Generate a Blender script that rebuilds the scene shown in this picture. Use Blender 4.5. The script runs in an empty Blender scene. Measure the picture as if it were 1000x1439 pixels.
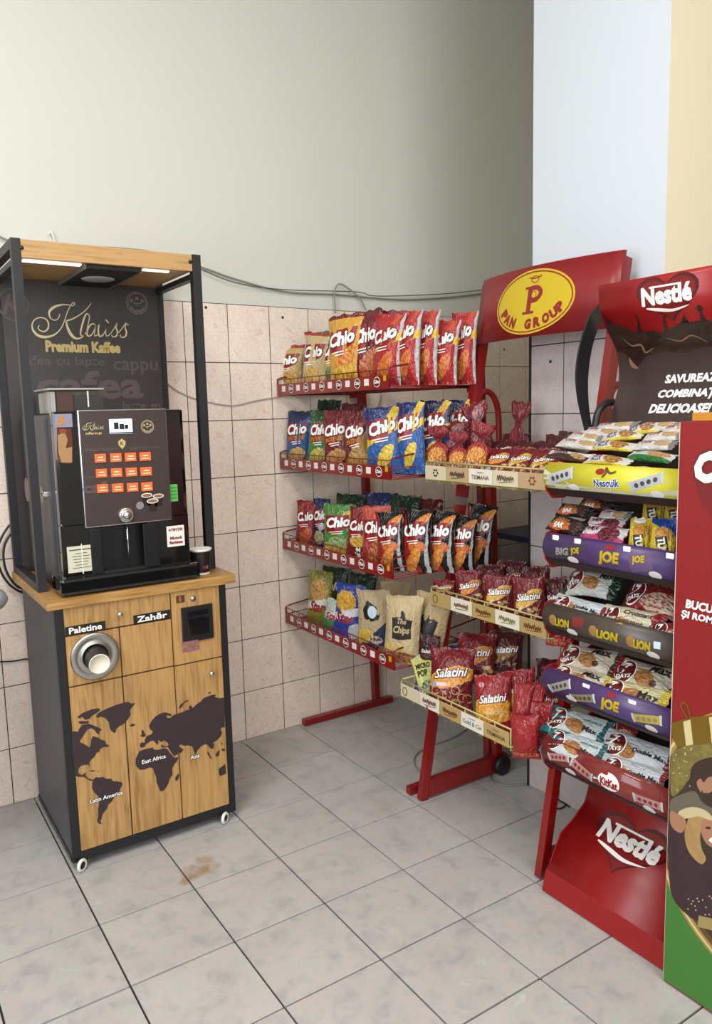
import bpy, bmesh, math, random
from mathutils import Vector, Matrix, noise
from mathutils.geometry import tessellate_polygon
random.seed(5)
S=bpy.context.scene; COL=S.collection; D=bpy.data; R=math.radians; V=Vector

# ---------------------------------------------------------------- camera, world, lights
CF=1087.043; CP=V((-1.427,-3.153,1.496)); YAW,PIT,ROL=0.58036,-0.13028,-0.0245
FW=V((math.sin(YAW)*math.cos(PIT),math.cos(YAW)*math.cos(PIT),math.sin(PIT)))
_r=V((math.cos(YAW),-math.sin(YAW),0)); _u=_r.cross(FW)
RT=_r*math.cos(ROL)+_u*math.sin(ROL); UP=_u*math.cos(ROL)-_r*math.sin(ROL)
cam=D.cameras.new('camera'); cam.sensor_fit='HORIZONTAL'; cam.sensor_width=36; cam.lens=CF*36/1000; cam.clip_start=.05
co=D.objects.new('camera',cam); COL.objects.link(co); S.camera=co
m=Matrix((RT,UP,-FW)).transposed().to_4x4(); m.translation=CP; co.matrix_world=m
S.view_settings.view_transform='Standard'; S.view_settings.look='None'; S.view_settings.gamma=1
S.view_settings.use_curve_mapping=False; S.view_settings.exposure=0.34
w=D.worlds.new('world'); S.world=w; w.use_nodes=True
w.node_tree.nodes['Background'].inputs[0].default_value=(.75,.85,1,1); w.node_tree.nodes['Background'].inputs[1].default_value=.6
def area(name,loc,size,power,col,rot):
    l=D.lights.new(name,'AREA'); l.shape='RECTANGLE'; l.size,l.size_y=size; l.energy=power; l.color=col
    o=D.objects.new(name,l); COL.objects.link(o); o.location=loc; o.rotation_euler=rot; return o
area('ceiling_panel_light',(-.15,-3.7,3.83),(.7,1.3),34,(1,.975,.935),(0,0,0))
area('ceiling_panel_light',(-1.9,-2.3,3.83),(.9,1.6),50,(1,.975,.935),(0,0,0))
area('window_daylight',(-2.93,-2.6,1.9),(1.9,1.7),58,(.80,.89,1),(0,R(-90),0))
area('window_daylight',(-1.3,-5.9,2.2),(2.4,2.2),62,(.93,.96,1),(R(90),0,0))

# ray helpers: where a sight line meets a real plane of the room
def ray(px,py): return FW+RT*((px-500)/CF)-UP*((py-719.5)/CF)
def onz(px,py,z=0): d=ray(px,py); return CP+d*((z-CP.z)/d.z)
def ony(px,py,y=0): d=ray(px,py); return CP+d*((y-CP.y)/d.y)
def onx(px,py,x=0): d=ray(px,py); return CP+d*((x-CP.x)/d.x)
def onp(px,py,p,n): d=ray(px,py); return CP+d*((V(p)-CP).dot(V(n))/d.dot(V(n)))
def vert(px,py,Q):
    d=ray(px,py); n=V((Q[0]-CP.x,Q[1]-CP.y)); t=n.dot(n)/V((d.x,d.y)).dot(n); return CP.z+d.z*t

# ---------------------------------------------------------------- materials
MATS={}
def srgb(c):
    if isinstance(c,str): c=tuple(int(c[i:i+2],16)/255 for i in (0,2,4))
    return tuple((x/12.92 if x<=.04045 else ((x+.055)/1.055)**2.4) for x in c[:3])+(1,)
def deep(c):
    v=[int(c[i:i+2],16)/255 for i in (0,2,4)]; sat=max(v)-min(v); f=1-.22*min(1,sat/.45)
    return '%02X%02X%02X'%tuple(int(255*x*f) for x in v)
def newmat(name):
    mt=D.materials.new(name); mt.use_nodes=True; nt=mt.node_tree; return mt,nt,nt.nodes['Principled BSDF']
def mat(name,c='808080',rough=.5,metal=0,emit=None,es=1,spec=.5,alpha=1,trans=0,coat=0,bump=0,bscale=60,var=0,vscale=8):
    if name in MATS: return MATS[name]
    c=deep(c); mt,nt,b=newmat(name); b.inputs['Base Color'].default_value=srgb(c); b.inputs['Roughness'].default_value=rough
    b.inputs['Metallic'].default_value=metal; b.inputs['Specular IOR Level'].default_value=spec
    b.inputs['Alpha'].default_value=alpha; b.inputs['Transmission Weight'].default_value=trans; b.inputs['Coat Weight'].default_value=coat
    if emit: b.inputs['Emission Color'].default_value=srgb(emit); b.inputs['Emission Strength'].default_value=es
    N=nt.nodes; L=nt.links
    if bump or var: tc=N.new('ShaderNodeTexCoord')
    if bump:
        n=N.new('ShaderNodeTexNoise'); n.inputs['Scale'].default_value=bscale; n.inputs['Detail'].default_value=3; L.new(tc.outputs['Object'],n.inputs['Vector'])
        bp=N.new('ShaderNodeBump'); bp.inputs['Strength'].default_value=bump; bp.inputs['Distance'].default_value=.01; L.new(n.outputs['Fac'],bp.inputs['Height']); L.new(bp.outputs[0],b.inputs['Normal'])
    if var:
        n=N.new('ShaderNodeTexNoise'); n.inputs['Scale'].default_value=vscale; n.inputs['Detail'].default_value=4; L.new(tc.outputs['Object'],n.inputs['Vector'])
        mx=N.new('ShaderNodeMix'); mx.data_type='RGBA'; s=srgb(c); mx.inputs[6].default_value=tuple(x*(1-var) for x in s[:3])+(1,); mx.inputs[7].default_value=tuple(min(1,x*(1+var)) for x in s[:3])+(1,)
        L.new(n.outputs['Fac'],mx.inputs[0]); L.new(mx.outputs[2],b.inputs['Base Color'])
    MATS[name]=mt; return mt
def ramp(N,L,src,stops):
    r=N.new('ShaderNodeValToRGB'); e=r.color_ramp.elements
    while len(e)<len(stops): e.new(.5)
    for q,(p,c) in zip(e,stops): q.position=p; q.color=srgb(c)
    L.new(src,r.inputs[0]); return r.outputs[0]
def mth(nt,op,a,b=None,c=None):
    n=nt.nodes.new('ShaderNodeMath'); n.operation=op
    for k,x in enumerate((a,b,c)):
        if x is None: continue
        if isinstance(x,(int,float)): n.inputs[k].default_value=x
        else: nt.links.new(x,n.inputs[k])
    return n.outputs[0]
def mixc(nt,f,a,b):
    n=nt.nodes.new('ShaderNodeMix'); n.data_type='RGBA'
    nt.links.new(f,n.inputs[0])
    for k,x in ((6,a),(7,b)):
        if isinstance(x,(tuple,str)): n.inputs[k].default_value=srgb(x) if isinstance(x,str) else x
        else: nt.links.new(x,n.inputs[k])
    return n.outputs[2]
def oak(name,axis,a='A87C46',b2='CBA069',rough=.45):
    mt,nt,b=newmat(name); N=nt.nodes; L=nt.links; tc=N.new('ShaderNodeTexCoord'); mp=N.new('ShaderNodeMapping')
    sc=[60,60,60]; sc[axis]=4; mp.inputs['Scale'].default_value=sc; L.new(tc.outputs['Object'],mp.inputs[0])
    n=N.new('ShaderNodeTexNoise'); n.inputs['Scale'].default_value=1.6; n.inputs['Detail'].default_value=6; n.inputs['Distortion'].default_value=.6; L.new(mp.outputs[0],n.inputs['Vector'])
    n2=N.new('ShaderNodeTexNoise'); n2.inputs['Scale'].default_value=5; L.new(tc.outputs['Object'],n2.inputs['Vector'])
    f=mth(nt,'ADD',mth(nt,'MULTIPLY',n.outputs['Fac'],.7),mth(nt,'MULTIPLY',n2.outputs['Fac'],.3))
    L.new(ramp(N,L,f,[(.36,a),(.5,b2),(.66,'BE935A')]),b.inputs['Base Color']); b.inputs['Roughness'].default_value=rough; return mt
OAK=oak('oak_laminate',2,'8F6B3A','AD8550'); OAKX=oak('oak_laminate_horizontal',0,'987245','B8905C'); OAKTOP=oak('oak_worktop',0,'85602F','A67C42')
OAKD=oak('oak_dark_face',0,'8A6330','AD8043')
def tile_mat(name,cols,scale,rough,stain=False,dist=1.3):
    mt,nt,b=newmat(name); N=nt.nodes; L=nt.links; g=N.new('ShaderNodeNewGeometry')
    oi=N.new('ShaderNodeObjectInfo'); n=N.new('ShaderNodeTexNoise'); n.inputs['Scale'].default_value=scale; n.inputs['Detail'].default_value=6; n.inputs['Roughness'].default_value=.6; n.inputs['Distortion'].default_value=dist
    va=N.new('ShaderNodeVectorMath'); va.operation='ADD'; L.new(g.outputs['Position'],va.inputs[0])
    sc=N.new('ShaderNodeVectorMath'); sc.operation='SCALE'; L.new(oi.outputs['Random'],sc.inputs['Scale']); sc.inputs[0].default_value=(9,5,7); L.new(sc.outputs[0],va.inputs[1])
    L.new(va.outputs[0],n.inputs['Vector'])
    c=ramp(N,L,n.outputs['Fac'],cols)
    n3=N.new('ShaderNodeTexNoise'); n3.inputs['Scale'].default_value=scale*.35; n3.inputs['Detail'].default_value=2; L.new(va.outputs[0],n3.inputs['Vector'])
    hs=N.new('ShaderNodeHueSaturation'); L.new(c,hs.inputs['Color']); L.new(mth(nt,'ADD',mth(nt,'MULTIPLY',n3.outputs['Fac'],.22),.87),hs.inputs['Value']); c=hs.outputs[0]
    if stain:
        n2=N.new('ShaderNodeTexNoise'); n2.inputs['Scale'].default_value=22; n2.inputs['Detail'].default_value=4; L.new(g.outputs['Position'],n2.inputs['Vector'])
        sx=N.new('ShaderNodeSeparateXYZ'); L.new(g.outputs['Position'],sx.inputs[0])
        for (px,py,rad,amt) in ((285,1219,.060,1.0),(258,1238,.032,.9),(540,1130,.06,.22),(458,1143,.03,.2),(520,1113,.03,.25)):
            p=onz(px,py); dx=mth(nt,'SUBTRACT',sx.outputs[0],p.x); dy=mth(nt,'SUBTRACT',sx.outputs[1],p.y)
            d=mth(nt,'SQRT',mth(nt,'ADD',mth(nt,'MULTIPLY',dx,dx),mth(nt,'MULTIPLY',dy,dy)))
            f=mth(nt,'MULTIPLY',mth(nt,'SUBTRACT',mth(nt,'ADD',1,mth(nt,'MULTIPLY',mth(nt,'SUBTRACT',n2.outputs['Fac'],.5),2.4)),mth(nt,'DIVIDE',d,rad)),amt)
            f=mth(nt,'MINIMUM',mth(nt,'MAXIMUM',f,0),.8); c=mixc(nt,f,c,'96703A')
    L.new(c,b.inputs['Base Color']); b.inputs['Roughness'].default_value=rough
    return mt
M_FT=tile_mat('floor_tile_glaze',[(.32,'A39E9C'),(.46,'AFACA8'),(.56,'B9AFAC'),(.64,'ADAFA8'),(.78,'C6BFBB')],15,.42,True,dist=.4)
M_WT=tile_mat('wall_tile_marble',[(.28,'E2CDB8'),(.42,'F0E2D4'),(.5,'EACFC0'),(.58,'F0E6D8'),(.64,'E4BFB0'),(.78,'EFDFD0')],30,.28,dist=.5)
M_CT=tile_mat('column_tile_marble',[(.28,'AFA3A0'),(.45,'C0B6B2'),(.6,'B9ABA8'),(.8,'C6BDB9')],24,.28,dist=.5)
GROUT=mat('grout','2A2521',.9); GROUTW=mat('grout_wall','2E2724',.9)
PL=mat('wall_plaster','D8D6CC',.9,bump=.05,bscale=14); PLCOL=mat('column_plaster_cool_white','CDD2D8',.85,bump=.03,bscale=20); PLCR=mat('column_plaster_cream','F6EACB',.85,bump=.03,bscale=20)
CEIL=mat('ceiling_paint','E6E4DC',.9)
RED=mat('red_enamel','A5100F',.32,coat=.3); REDD=mat('red_enamel_dark','8A0F10',.35); BLK=mat('black_steel','17171A',.42); BLKF=mat('black_frame_steel','1B1B1E',.5)
GRY=mat('dark_grey_panel','45444A',.5); CHR=mat('chrome','D8D8D8',.18,1); STEEL=mat('brushed_steel','B5B2AC',.35,1)
GLB=mat('gloss_black_plastic','0B0B0E',.08,coat=.6); WHT=mat('white_plastic','E9E6DF',.45); WPRINT=mat('white_print','F4F1EA',.5); BPRINT=mat('black_print','17130F',.5)
YW=mat('cream_wire','D9CC7C',.4); CARD=mat('brown_print_panel','3A3230',.4,var=.06,vscale=3); GOLD=mat('gold_print','FFEBB4',.4); GOLD2=mat('gold_print_bright','FFDF8C',.4)
RPRINT=mat('red_print','B5141B',.4); MAR=mat('maroon_print','6F0E18',.4); YP=mat('yellow_print','F4C914',.4); MAP=mat('map_print','35262A',.55)
GHOST=mat('faded_brown_print','5B4D4B',.45); BLUEP=mat('blue_print','1F4DA0',.4); ORP=mat('orange_print','E87A20',.4)

# ---------------------------------------------------------------- mesh helpers
def box(bm,x0,x1,y0,y1,z0,z1,bev=0,mi=0):
    x0,x1=sorted((x0,x1)); y0,y1=sorted((y0,y1)); z0,z1=sorted((z0,z1))
    vs=[bm.verts.new((x,y,z)) for x in (x0,x1) for y in (y0,y1) for z in (z0,z1)]
    fs=[bm.faces.new([vs[i] for i in f]) for f in ((0,1,3,2),(4,6,7,5),(0,4,5,1),(2,3,7,6),(0,2,6,4),(1,5,7,3))]
    for f in fs: f.material_index=mi
    if bev:
        es=list({e for f in fs for e in f.edges}); r=bmesh.ops.bevel(bm,geom=es,offset=bev,segments=2,affect='EDGES',profile=.7)
        for f in r['faces']: f.material_index=mi
def tube(bm,pts,r,seg=8,mi=0,cap=True,smooth=True):
    pts=[V(p) for p in pts]; rs=r if isinstance(r,(list,tuple)) else [r]*len(pts); rings=[]; ref=None
    for i,p in enumerate(pts):
        t=(pts[min(i+1,len(pts)-1)]-pts[max(i-1,0)]).normalized()
        if ref is None: ref=t.orthogonal().normalized()
        a=(ref-t*ref.dot(t)).normalized(); b=t.cross(a); ref=a
        rings.append([bm.verts.new(p+(a*math.cos(2*math.pi*k/seg)+b*math.sin(2*math.pi*k/seg))*rs[i]) for k in range(seg)])
    for A,B in zip(rings,rings[1:]):
        for k in range(seg):
            f=bm.faces.new((A[k],A[(k+1)%seg],B[(k+1)%seg],B[k])); f.material_index=mi; f.smooth=smooth
    if cap:
        for ring in (rings[0][::-1],rings[-1]): f=bm.faces.new(ring); f.material_index=mi
def bar(bm,a,b,w,h,mi=0,up=(0,0,1)):
    "square bar from a to b, w across, h along up"
    a,b=V(a),V(b); t=(b-a).normalized(); s=t.cross(V(up)).normalized(); u=s.cross(t)
    vs=[[bm.verts.new(p+s*(i*w/2)+u*(j*h/2)) for i,j in ((-1,-1),(1,-1),(1,1),(-1,1))] for p in (a,b)]
    for k in range(4): bm.faces.new((vs[0][k],vs[0][(k+1)%4],vs[1][(k+1)%4],vs[1][k])).material_index=mi
    bm.faces.new(vs[0][::-1]).material_index=mi; bm.faces.new(vs[1]).material_index=mi
def lathe(bm,prof,c,axis,seg=32,mi=0):
    "profile (radius, distance along axis) revolved about axis through c"
    c=V(c); t=V(axis).normalized(); a=t.orthogonal().normalized(); b=t.cross(a); rings=[]
    for r,z in prof:
        rings.append([bm.verts.new(c+t*z+(a*math.cos(2*math.pi*k/seg)+b*math.sin(2*math.pi*k/seg))*max(r,1e-5)) for k in range(seg)])
    for A,B in zip(rings,rings[1:]):
        for k in range(seg):
            f=bm.faces.new((A[k],A[(k+1)%seg],B[(k+1)%seg],B[k])); f.material_index=mi; f.smooth=True
def prism(bm,pts,d,mi=0):
    "polygon of 3D points extruded by vector d"
    d=V(d); A=[bm.verts.new(V(p)) for p in pts]; B=[bm.verts.new(V(p)+d) for p in pts]; n=len(A)
    for k in range(n): bm.faces.new((A[k],A[(k+1)%n],B[(k+1)%n],B[k])).material_index=mi
    for ring in (A[::-1],B):
        for t in tessellate_polygon([[v.co for v in ring]]):
            try: bm.faces.new([ring[i] for i in t]).material_index=mi
            except ValueError: pass
def cr(pts,n=8,closed=False):
    "Catmull-Rom through the points"
    P=[V(p) for p in pts]; out=[]; N=len(P)
    for i in range(N if closed else N-1):
        g=(lambda k:P[k%N]) if closed else (lambda k:P[max(0,min(N-1,k))])
        p0,p1,p2,p3=g(i-1),g(i),g(i+1),g(i+2)
        for k in range(n):
            t=k/n; out.append(.5*((2*p1)+(p2-p0)*t+(2*p0-5*p1+4*p2-p3)*t*t+(3*p1-p0-3*p2+p3)*t**3))
    if not closed: out.append(P[-1])
    return out
def fin(bm): bmesh.ops.recalc_face_normals(bm,faces=bm.faces)
def obj(name,bm,ms,parent=None,kind=None,normals=True):
    if normals: fin(bm)
    me=D.meshes.new(name)
    if parent is not None:
        o0=parent; off=V((0,0,0))
        while o0 is not None: off+=o0.location; o0=o0.parent
        bmesh.ops.translate(bm,verts=bm.verts,vec=-off)
    bm.to_mesh(me); bm.free()
    for q in (ms if isinstance(ms,(list,tuple)) else [ms]): me.materials.append(q)
    o=D.objects.new(name,me); COL.objects.link(o)
    if parent is not None: o.parent=parent
    if kind: o['kind']=kind
    return o
def tag(o,label,cat,group=None):
    o['label']=label; o['category']=cat
    if group: o['group']=group
    return o
def thing(name,label,cat,loc,group=None):
    o=D.objects.new(name,None); COL.objects.link(o); o.location=loc; o.empty_display_size=.05; return tag(o,label,cat,group)
def BM(): return bmesh.new()
def bx(name,m,parent,*a,bev=0,kind=None):
    bm=BM(); box(bm,*a,bev=bev); return obj(name,bm,m,parent,kind)

# flat shapes (2D verts, faces) for print
_T={}
def text2(s,bold=.02,shear=0,space=1):
    k=(s,bold,shear,space)
    if k in _T: return _T[k]
    b0=min(bold,.022); c=D.curves.new('t','FONT'); c.body=s; c.size=1; c.offset=b0; c.shear=shear; c.space_character=space; c.resolution_u=2; c.fill_mode='FRONT'
    o=D.objects.new('t',c); COL.objects.link(o); me=o.to_mesh()
    vs=[(v.co.x,v.co.y) for v in me.vertices]; fs=[tuple(p.vertices) for p in me.polygons]
    o.to_mesh_clear(); D.objects.remove(o); D.curves.remove(c)
    r=bold-b0
    if r>.004:
        n=6 if r<.045 else 10; base=(vs,fs); vs,fs=[],[]
        for k in range(n):
            a=6.2832*(k+.5)/n; o_=len(vs); vs+=[(x+r*math.cos(a),y+r*math.sin(a),k) for x,y in base[0]]; fs+=[tuple(i+o_ for i in f) for f in base[1]]
    if vs:
        x0=min(v[0] for v in vs); x1=max(v[0] for v in vs); y0=min(v[1] for v in vs); y1=max(v[1] for v in vs)
        vs=[(v[0]-(x0+x1)/2,v[1]-(y0+y1)/2,v[2] if len(v)>2 else 0) for v in vs]; dim=(x1-x0,y1-y0)
    else: dim=(1,1)
    _T[k]=(vs,fs,dim); return _T[k]
def txt(s,cx,cy,W=None,H=None,rot=0,bold=.02,shear=0,ref=None,space=1):
    "text fitted to W x H about (cx,cy)"
    vs,fs,(dx,dy)=text2(s,bold,shear,space)
    if ref is not None: dx,dy=text2(s,ref,shear,space)[2]
    sx=W/dx if W else None; sy=H/dy if H else None; sx=sx or sy; sy=sy or sx
    c,q=math.cos(rot),math.sin(rot)
    return [(cx+(x*sx)*c-(y*sy)*q, cy+(x*sx)*q+(y*sy)*c,e) for x,y,e in vs],fs
def poly(pts):
    P=[V((p[0],p[1],0)) for p in pts]; return [tuple(p)[:2] for p in pts],[tuple(t) for t in tessellate_polygon([P])]
def ell(cx,cy,rx,ry,rot=0,n=28,a0=0,a1=360):
    c,q=math.cos(rot),math.sin(rot); P=[]
    for k in range(n):
        a=R(a0+(a1-a0)*k/(n if a1-a0==360 else n-1)); x,y=rx*math.cos(a),ry*math.sin(a); P.append((cx+x*c-y*q,cy+x*q+y*c))
    return poly(P)
def rect(cx,cy,w,h,rot=0):
    c,q=math.cos(rot),math.sin(rot); return [(cx+x*w/2*c-y*h/2*q,cy+x*w/2*q+y*h/2*c) for x,y in ((-1,-1),(1,-1),(1,1),(-1,1))],[(0,1,2,3)]
def stroke(pts,wd,n=6,closed=False):
    P=cr([V((p[0],p[1],0)) for p in pts],n,closed); N=len(P); vs=[]; fs=[]
    for i,p in enumerate(P):
        t=(P[(i+1)%N if closed else min(i+1,N-1)]-P[i-1 if (closed or i) else 0]); t=t.normalized() if t.length>0 else V((1,0,0))
        q=i/(N-1); w=wd(q) if callable(wd) else wd; s=V((-t.y,t.x,0))*w/2; vs+= [(p.x+s.x,p.y+s.y),(p.x-s.x,p.y-s.y)]
    fs=[(2*i,2*i+1,2*i+3,2*i+2) for i in range(N-1)]
    if closed: fs.append((2*N-2,2*N-1,1,0))
    return vs,fs
def ringd(cx,cy,rx,ry,w,n=32): return stroke([(cx+rx*math.cos(R(a)),cy+ry*math.sin(R(a))) for a in range(0,360,30)],w,3,True)
def shift(sh,dx,dy,s=1,rot=0,sy=None):
    sy=s if sy is None else sy; c,q=math.cos(rot),math.sin(rot)
    return [(dx+v[0]*s*c-v[1]*sy*q,dy+v[0]*s*q+v[1]*sy*c,(v[2] if len(v)>2 else 0)) for v in sh[0]],sh[1]
def join2(*shs):
    vs=[];fs=[]
    for a,b in shs: n=len(vs); vs+=a; fs+=[tuple(i+n for i in f) for f in b]
    return vs,fs
def decal(bm,sh,fn,mi=0,cut=0):
    "put a flat shape onto a surface; fn maps (x,y) to 3D"
    vs,fs=sh
    if not vs: return
    vs=[(v[0],v[1],v[2] if len(v)>2 else 0) for v in vs]
    if cut:
        t=BM(); T=[t.verts.new((x,y,e*1e-4)) for x,y,e in vs]
        for f in fs:
            try: t.faces.new([T[i] for i in f])
            except ValueError: pass
        for ax in (0,1):
            lo=min(v[ax] for v in vs); hi=max(v[ax] for v in vs); k=math.ceil(lo/cut)
            while k*cut<hi:
                p=[0,0,0]; n=[0,0,0]; p[ax]=k*cut; n[ax]=1
                bmesh.ops.bisect_plane(t,geom=t.verts[:]+t.edges[:]+t.faces[:],plane_co=p,plane_no=n,dist=1e-7); k+=1
        t.verts.index_update(); vs=[(v.co.x,v.co.y,v.co.z*1e4) for v in t.verts]; fs=[tuple(v.index for v in f.verts) for f in t.faces]; t.free()
    W=[bm.verts.new(fn(x,y,e*.00004)) for x,y,e in vs]
    for f in fs:
        try: q=bm.faces.new([W[i] for i in f]); q.material_index=mi; q.smooth=True
        except ValueError: pass
def prints(name,parent,items,fn,cut=0,kind=None):
    "items: (shape, material[, lift step]); fn(x,y,lift)"
    ms=[]; bm=BM()
    for k,it in enumerate(items):
        sh,m_=it[0],it[1]
        if m_ not in ms: ms.append(m_)
        lf=it[2] if len(it)>2 else 1
        decal(bm,sh,lambda x,y,e:fn(x,y,lf*.0006+e),ms.index(m_),cut)
    return obj(name,bm,ms,parent,kind,normals=False)

# ---------------------------------------------------------------- the room
def struct(name,*a,m=PL):
    bm=BM(); box(bm,*a); return obj(name,bm,m,None,'structure')
floor=struct('floor',-3.1,3.1,-6.1,.1,-.12,-.006,m=GROUT)
wb=struct('wall_back',-3.1,3.1,0,.15,-.006,3.95); struct('wall_left',-3.2,-3.0,-6.1,.1,-.006,3.95)
struct('wall_front',-3.1,3.1,-6.2,-6.0,-.006,3.95); struct('wall_right',3.0,3.2,-6.1,.1,-.006,3.95,m=PLCR); struct('ceiling',-3.1,3.1,-6.1,.1,3.9,4.0,m=CEIL)
def tilemesh(name,w,h,t,m):
    bm=BM(); box(bm,-w/2,w/2,-h/2,h/2,-t,0,bev=.0012); fin(bm); me=D.meshes.new(name); bm.to_mesh(me); bm.free(); me.materials.append(m); return me
fm=tilemesh('tile',.2945,.2945,.008,M_FT)
for i in range(-6,9):
    for j in range(0,12):
        o=D.objects.new('tile',fm); COL.objects.link(o); o.parent=floor; o.location=(-.026+.3*i+.15,-.0455-.3*j-.15,random.uniform(-.0006,.0006)); o.rotation_euler=(random.uniform(-.002,.002),random.uniform(-.002,.002),0)
cutm=tilemesh('tile',.2965,.044,.008,M_FT)
for i in range(-6,9):
    o=D.objects.new('tile',cutm); COL.objects.link(o); o.parent=floor; o.location=(-.026+.3*i+.15,-.022,0)
def rows(): return [(0,.2245)]+[(.2245+.2485*k,.2245+.2485*(k+1)) for k in range(7)]
wt=tilemesh('tile',.1965,.245,.008,M_WT); wt0=tilemesh('tile',.1965,.2215,.008,M_WT)
for c in range(-7,10):
    for k,(z0,z1) in enumerate(rows()):
        o=D.objects.new('tile',wt0 if k==0 else wt); COL.objects.link(o); o.parent=wb
        o.location=(c*.2+.1,-.006+random.uniform(-.0004,.0004),(z0+z1)/2); o.rotation_euler=(R(90),0,0)
bm=BM(); box(bm,-1.42,2.02,-.004,.01,0,1.965); obj('grout_bed',bm,GROUTW,wb)
# column standing clear of the back wall
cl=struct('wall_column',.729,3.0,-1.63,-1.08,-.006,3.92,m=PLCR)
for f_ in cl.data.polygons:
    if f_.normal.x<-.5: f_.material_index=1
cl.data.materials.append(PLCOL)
bm=BM(); box(bm,.726,.74,-1.628,-1.082,0,1.858); obj('grout_bed',bm,GROUTW,cl)
bm=BM(); box(bm,.7145,.727,-1.0815,-1.078,0,1.86); obj('corner_joint',bm,BLK,cl)
for (ya,yb) in ((-1.08,-1.236),(-1.236,-1.436),(-1.436,-1.63)):
    for k,(z0,z1) in enumerate(rows()):
        if k==7: z1=1.86
        key=tilemesh('tile',abs(yb-ya)-.004,z1-z0-.0035,.008,M_CT)
        o=D.objects.new('tile',key); COL.objects.link(o); o.parent=cl; o.location=(.7235,(ya+yb)/2,(z0+z1)/2); o.rotation_euler=(R(90),0,R(-90))

# ---------------------------------------------------------------- coffee cabinet
cab=thing('coffee_cabinet','oak-fronted black cabinet on castors with a dark world map across its doors','cabinet',(-.63,-.36,0))
bx('carcass',GRY,cab,-.921,-.336,-.603,-.09,.032,.893,bev=.002)
bm=BM(); box(bm,-.922,-.895,-.6225,-.6,.03,.893); box(bm,-.36,-.335,-.6225,-.6,.03,.893); box(bm,-.895,-.36,-.6225,-.6,.03,.063); box(bm,-.895,-.36,-.61,-.6,.063,.893); box(bm,-.924,-.915,-.61,-.09,.03,.05)
obj('front_frame',bm,BLK,cab)
def door(x0,x1,z0,z1,name='door'): return bx(name,OAK,cab,x0,x1,-.6235,-.609,z0,z1,bev=.0015)
dA=door(-.893,-.5425,.8035,.891,'drawer_front'); dB=door(-.893,-.7225,.633,.7985,'drawer_front'); dC=door(-.7185,-.5425,.633,.7985,'drawer_front'); dD=door(-.5385,-.361,.631,.891,'drawer_front')
dE=door(-.893,-.7225,.065,.628); dF=door(-.7185,-.5425,.065,.628); dG=door(-.5385,-.361,.065,.626)
YF=-.6237
def kn(px,py,par):
    p=ony(px,py,YF-.01); bm=BM(); lathe(bm,[(0.0,-.018),(.007,-.018),(.0085,-.014),(.0085,-.004),(.005,0),(.004,.01)],(p.x,YF-.002,p.z),(0,1,0),16); obj('knob',bm,CHR,par)
kn(168,863,dA); kn(297,946,dG)
fy=lambda Y:(lambda x,z,l:(x,Y-l,z))
def P2(px,py,Y=YF): p=ony(px,py,Y); return (p.x,p.z)
# name plates
def plate(px0,py0,px1,py1,s,par,bold=.03):
    a=P2(px0,py0); b=P2(px1,py1); cx,cz=(a[0]+b[0])/2,(a[1]+b[1])/2; w=abs(b[0]-a[0]); h=.029
    o=bx('name_plate',BPRINT,par,cx-w/2,cx+w/2,YF-.0025,YF,cz-h/2,cz+h/2)
    prints('lettering',cab,[(txt(s,cx,cz,W=w*.82,H=.021 if s[0]=='P' else .023,bold=bold),WPRINT)],fy(YF-.0027))
plate(91,884.5,148,881.5,'Paletine',dA); plate(187,866.5,239,866.5,'Zahăr',dA)
# stirrer / cup dispenser ring
c=ony(131,922,YF); c=V((-.805,YF,c.z)); bm=BM()
lathe(bm,[(.079,0),(.079,-.006),(.074,-.009),(.06,-.006),(.05,-.004),(.044,-.012),(.042,-.012),(.040,-.004),(.040,0)],c,(0,1,0),40); obj('dispenser_ring',bm,STEEL,dB)
bm=BM(); lathe(bm,[(0,-.001),(.041,-.001)],c,(0,1,0),32); obj('dispenser_mouth',bm,BPRINT,dB)
cup=thing('paper_cup','dark paper cup pushed base outwards into the round steel dispenser','cup',c+V((0,-.03,-.002)))
bm=BM(); lathe(bm,[(.0385,0),(.034,-.062),(.0335,-.066)],c+V((0,-.002,-.001)),(0.06,1,.12),32); obj('cup_wall',bm,mat('dark_cup','1E1614',.4),cup)
bm=BM(); lathe(bm,[(.0335,-.0655),(.033,-.068),(.030,-.068),(.0295,-.064),(.0,-.064)],c+V((0,-.002,-.001)),(0.06,1,.12),32); obj('cup_base',bm,mat('cup_base_white','F0E9D2',.55),cup)
# coin unit
a=P2(253,852); b=P2(301,905); x0,x1=a[0]+.001,b[0]-.003; z0,z1=.706,.832
bm=BM(); box(bm,x0,x1,YF-.008,YF,z0,z1,bev=.003); coin=obj('coin_unit',bm,mat('black_plastic','141416',.4),dD)
bm=BM(); box(bm,x0+.018,x1-.016,YF-.0125,YF-.0075,z0+.022,z1-.045,bev=.002); box(bm,x0+.02,x1-.03,YF-.017,YF-.0075,z1-.047,z1-.041); box(bm,x0+.02,x1-.018,YF-.011,YF-.0075,z1-.036,z1-.014,bev=.002); obj('slot_cover',bm,GLB,cab)
SNK=mat('sticker_print','9A6A70',.4,var=.8,vscale=160)
bx('sticker',SNK,dD,-.508,-.452,YF-.0095,YF-.001,.699,.711); bx('sticker',SNK,dD,-.508,-.446,YF-.0015,YF,.672,.688)
bx('sticker',mat('sticker_brown','4A3426',.5),dD,-.520,-.490,YF-.0015,YF,.851,.876); prints('lettering',cab,[(txt('5',-.507,.8635,H=.018,bold=.05),ORP)],fy(YF-.0018))
bm=BM(); lathe(bm,[(0,-.006),(.006,-.006),(.007,-.003),(.010,-.002),(.010,0)],(-.459,YF,.858),(0,1,0),20); obj('lock',bm,STEEL,dD)
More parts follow.
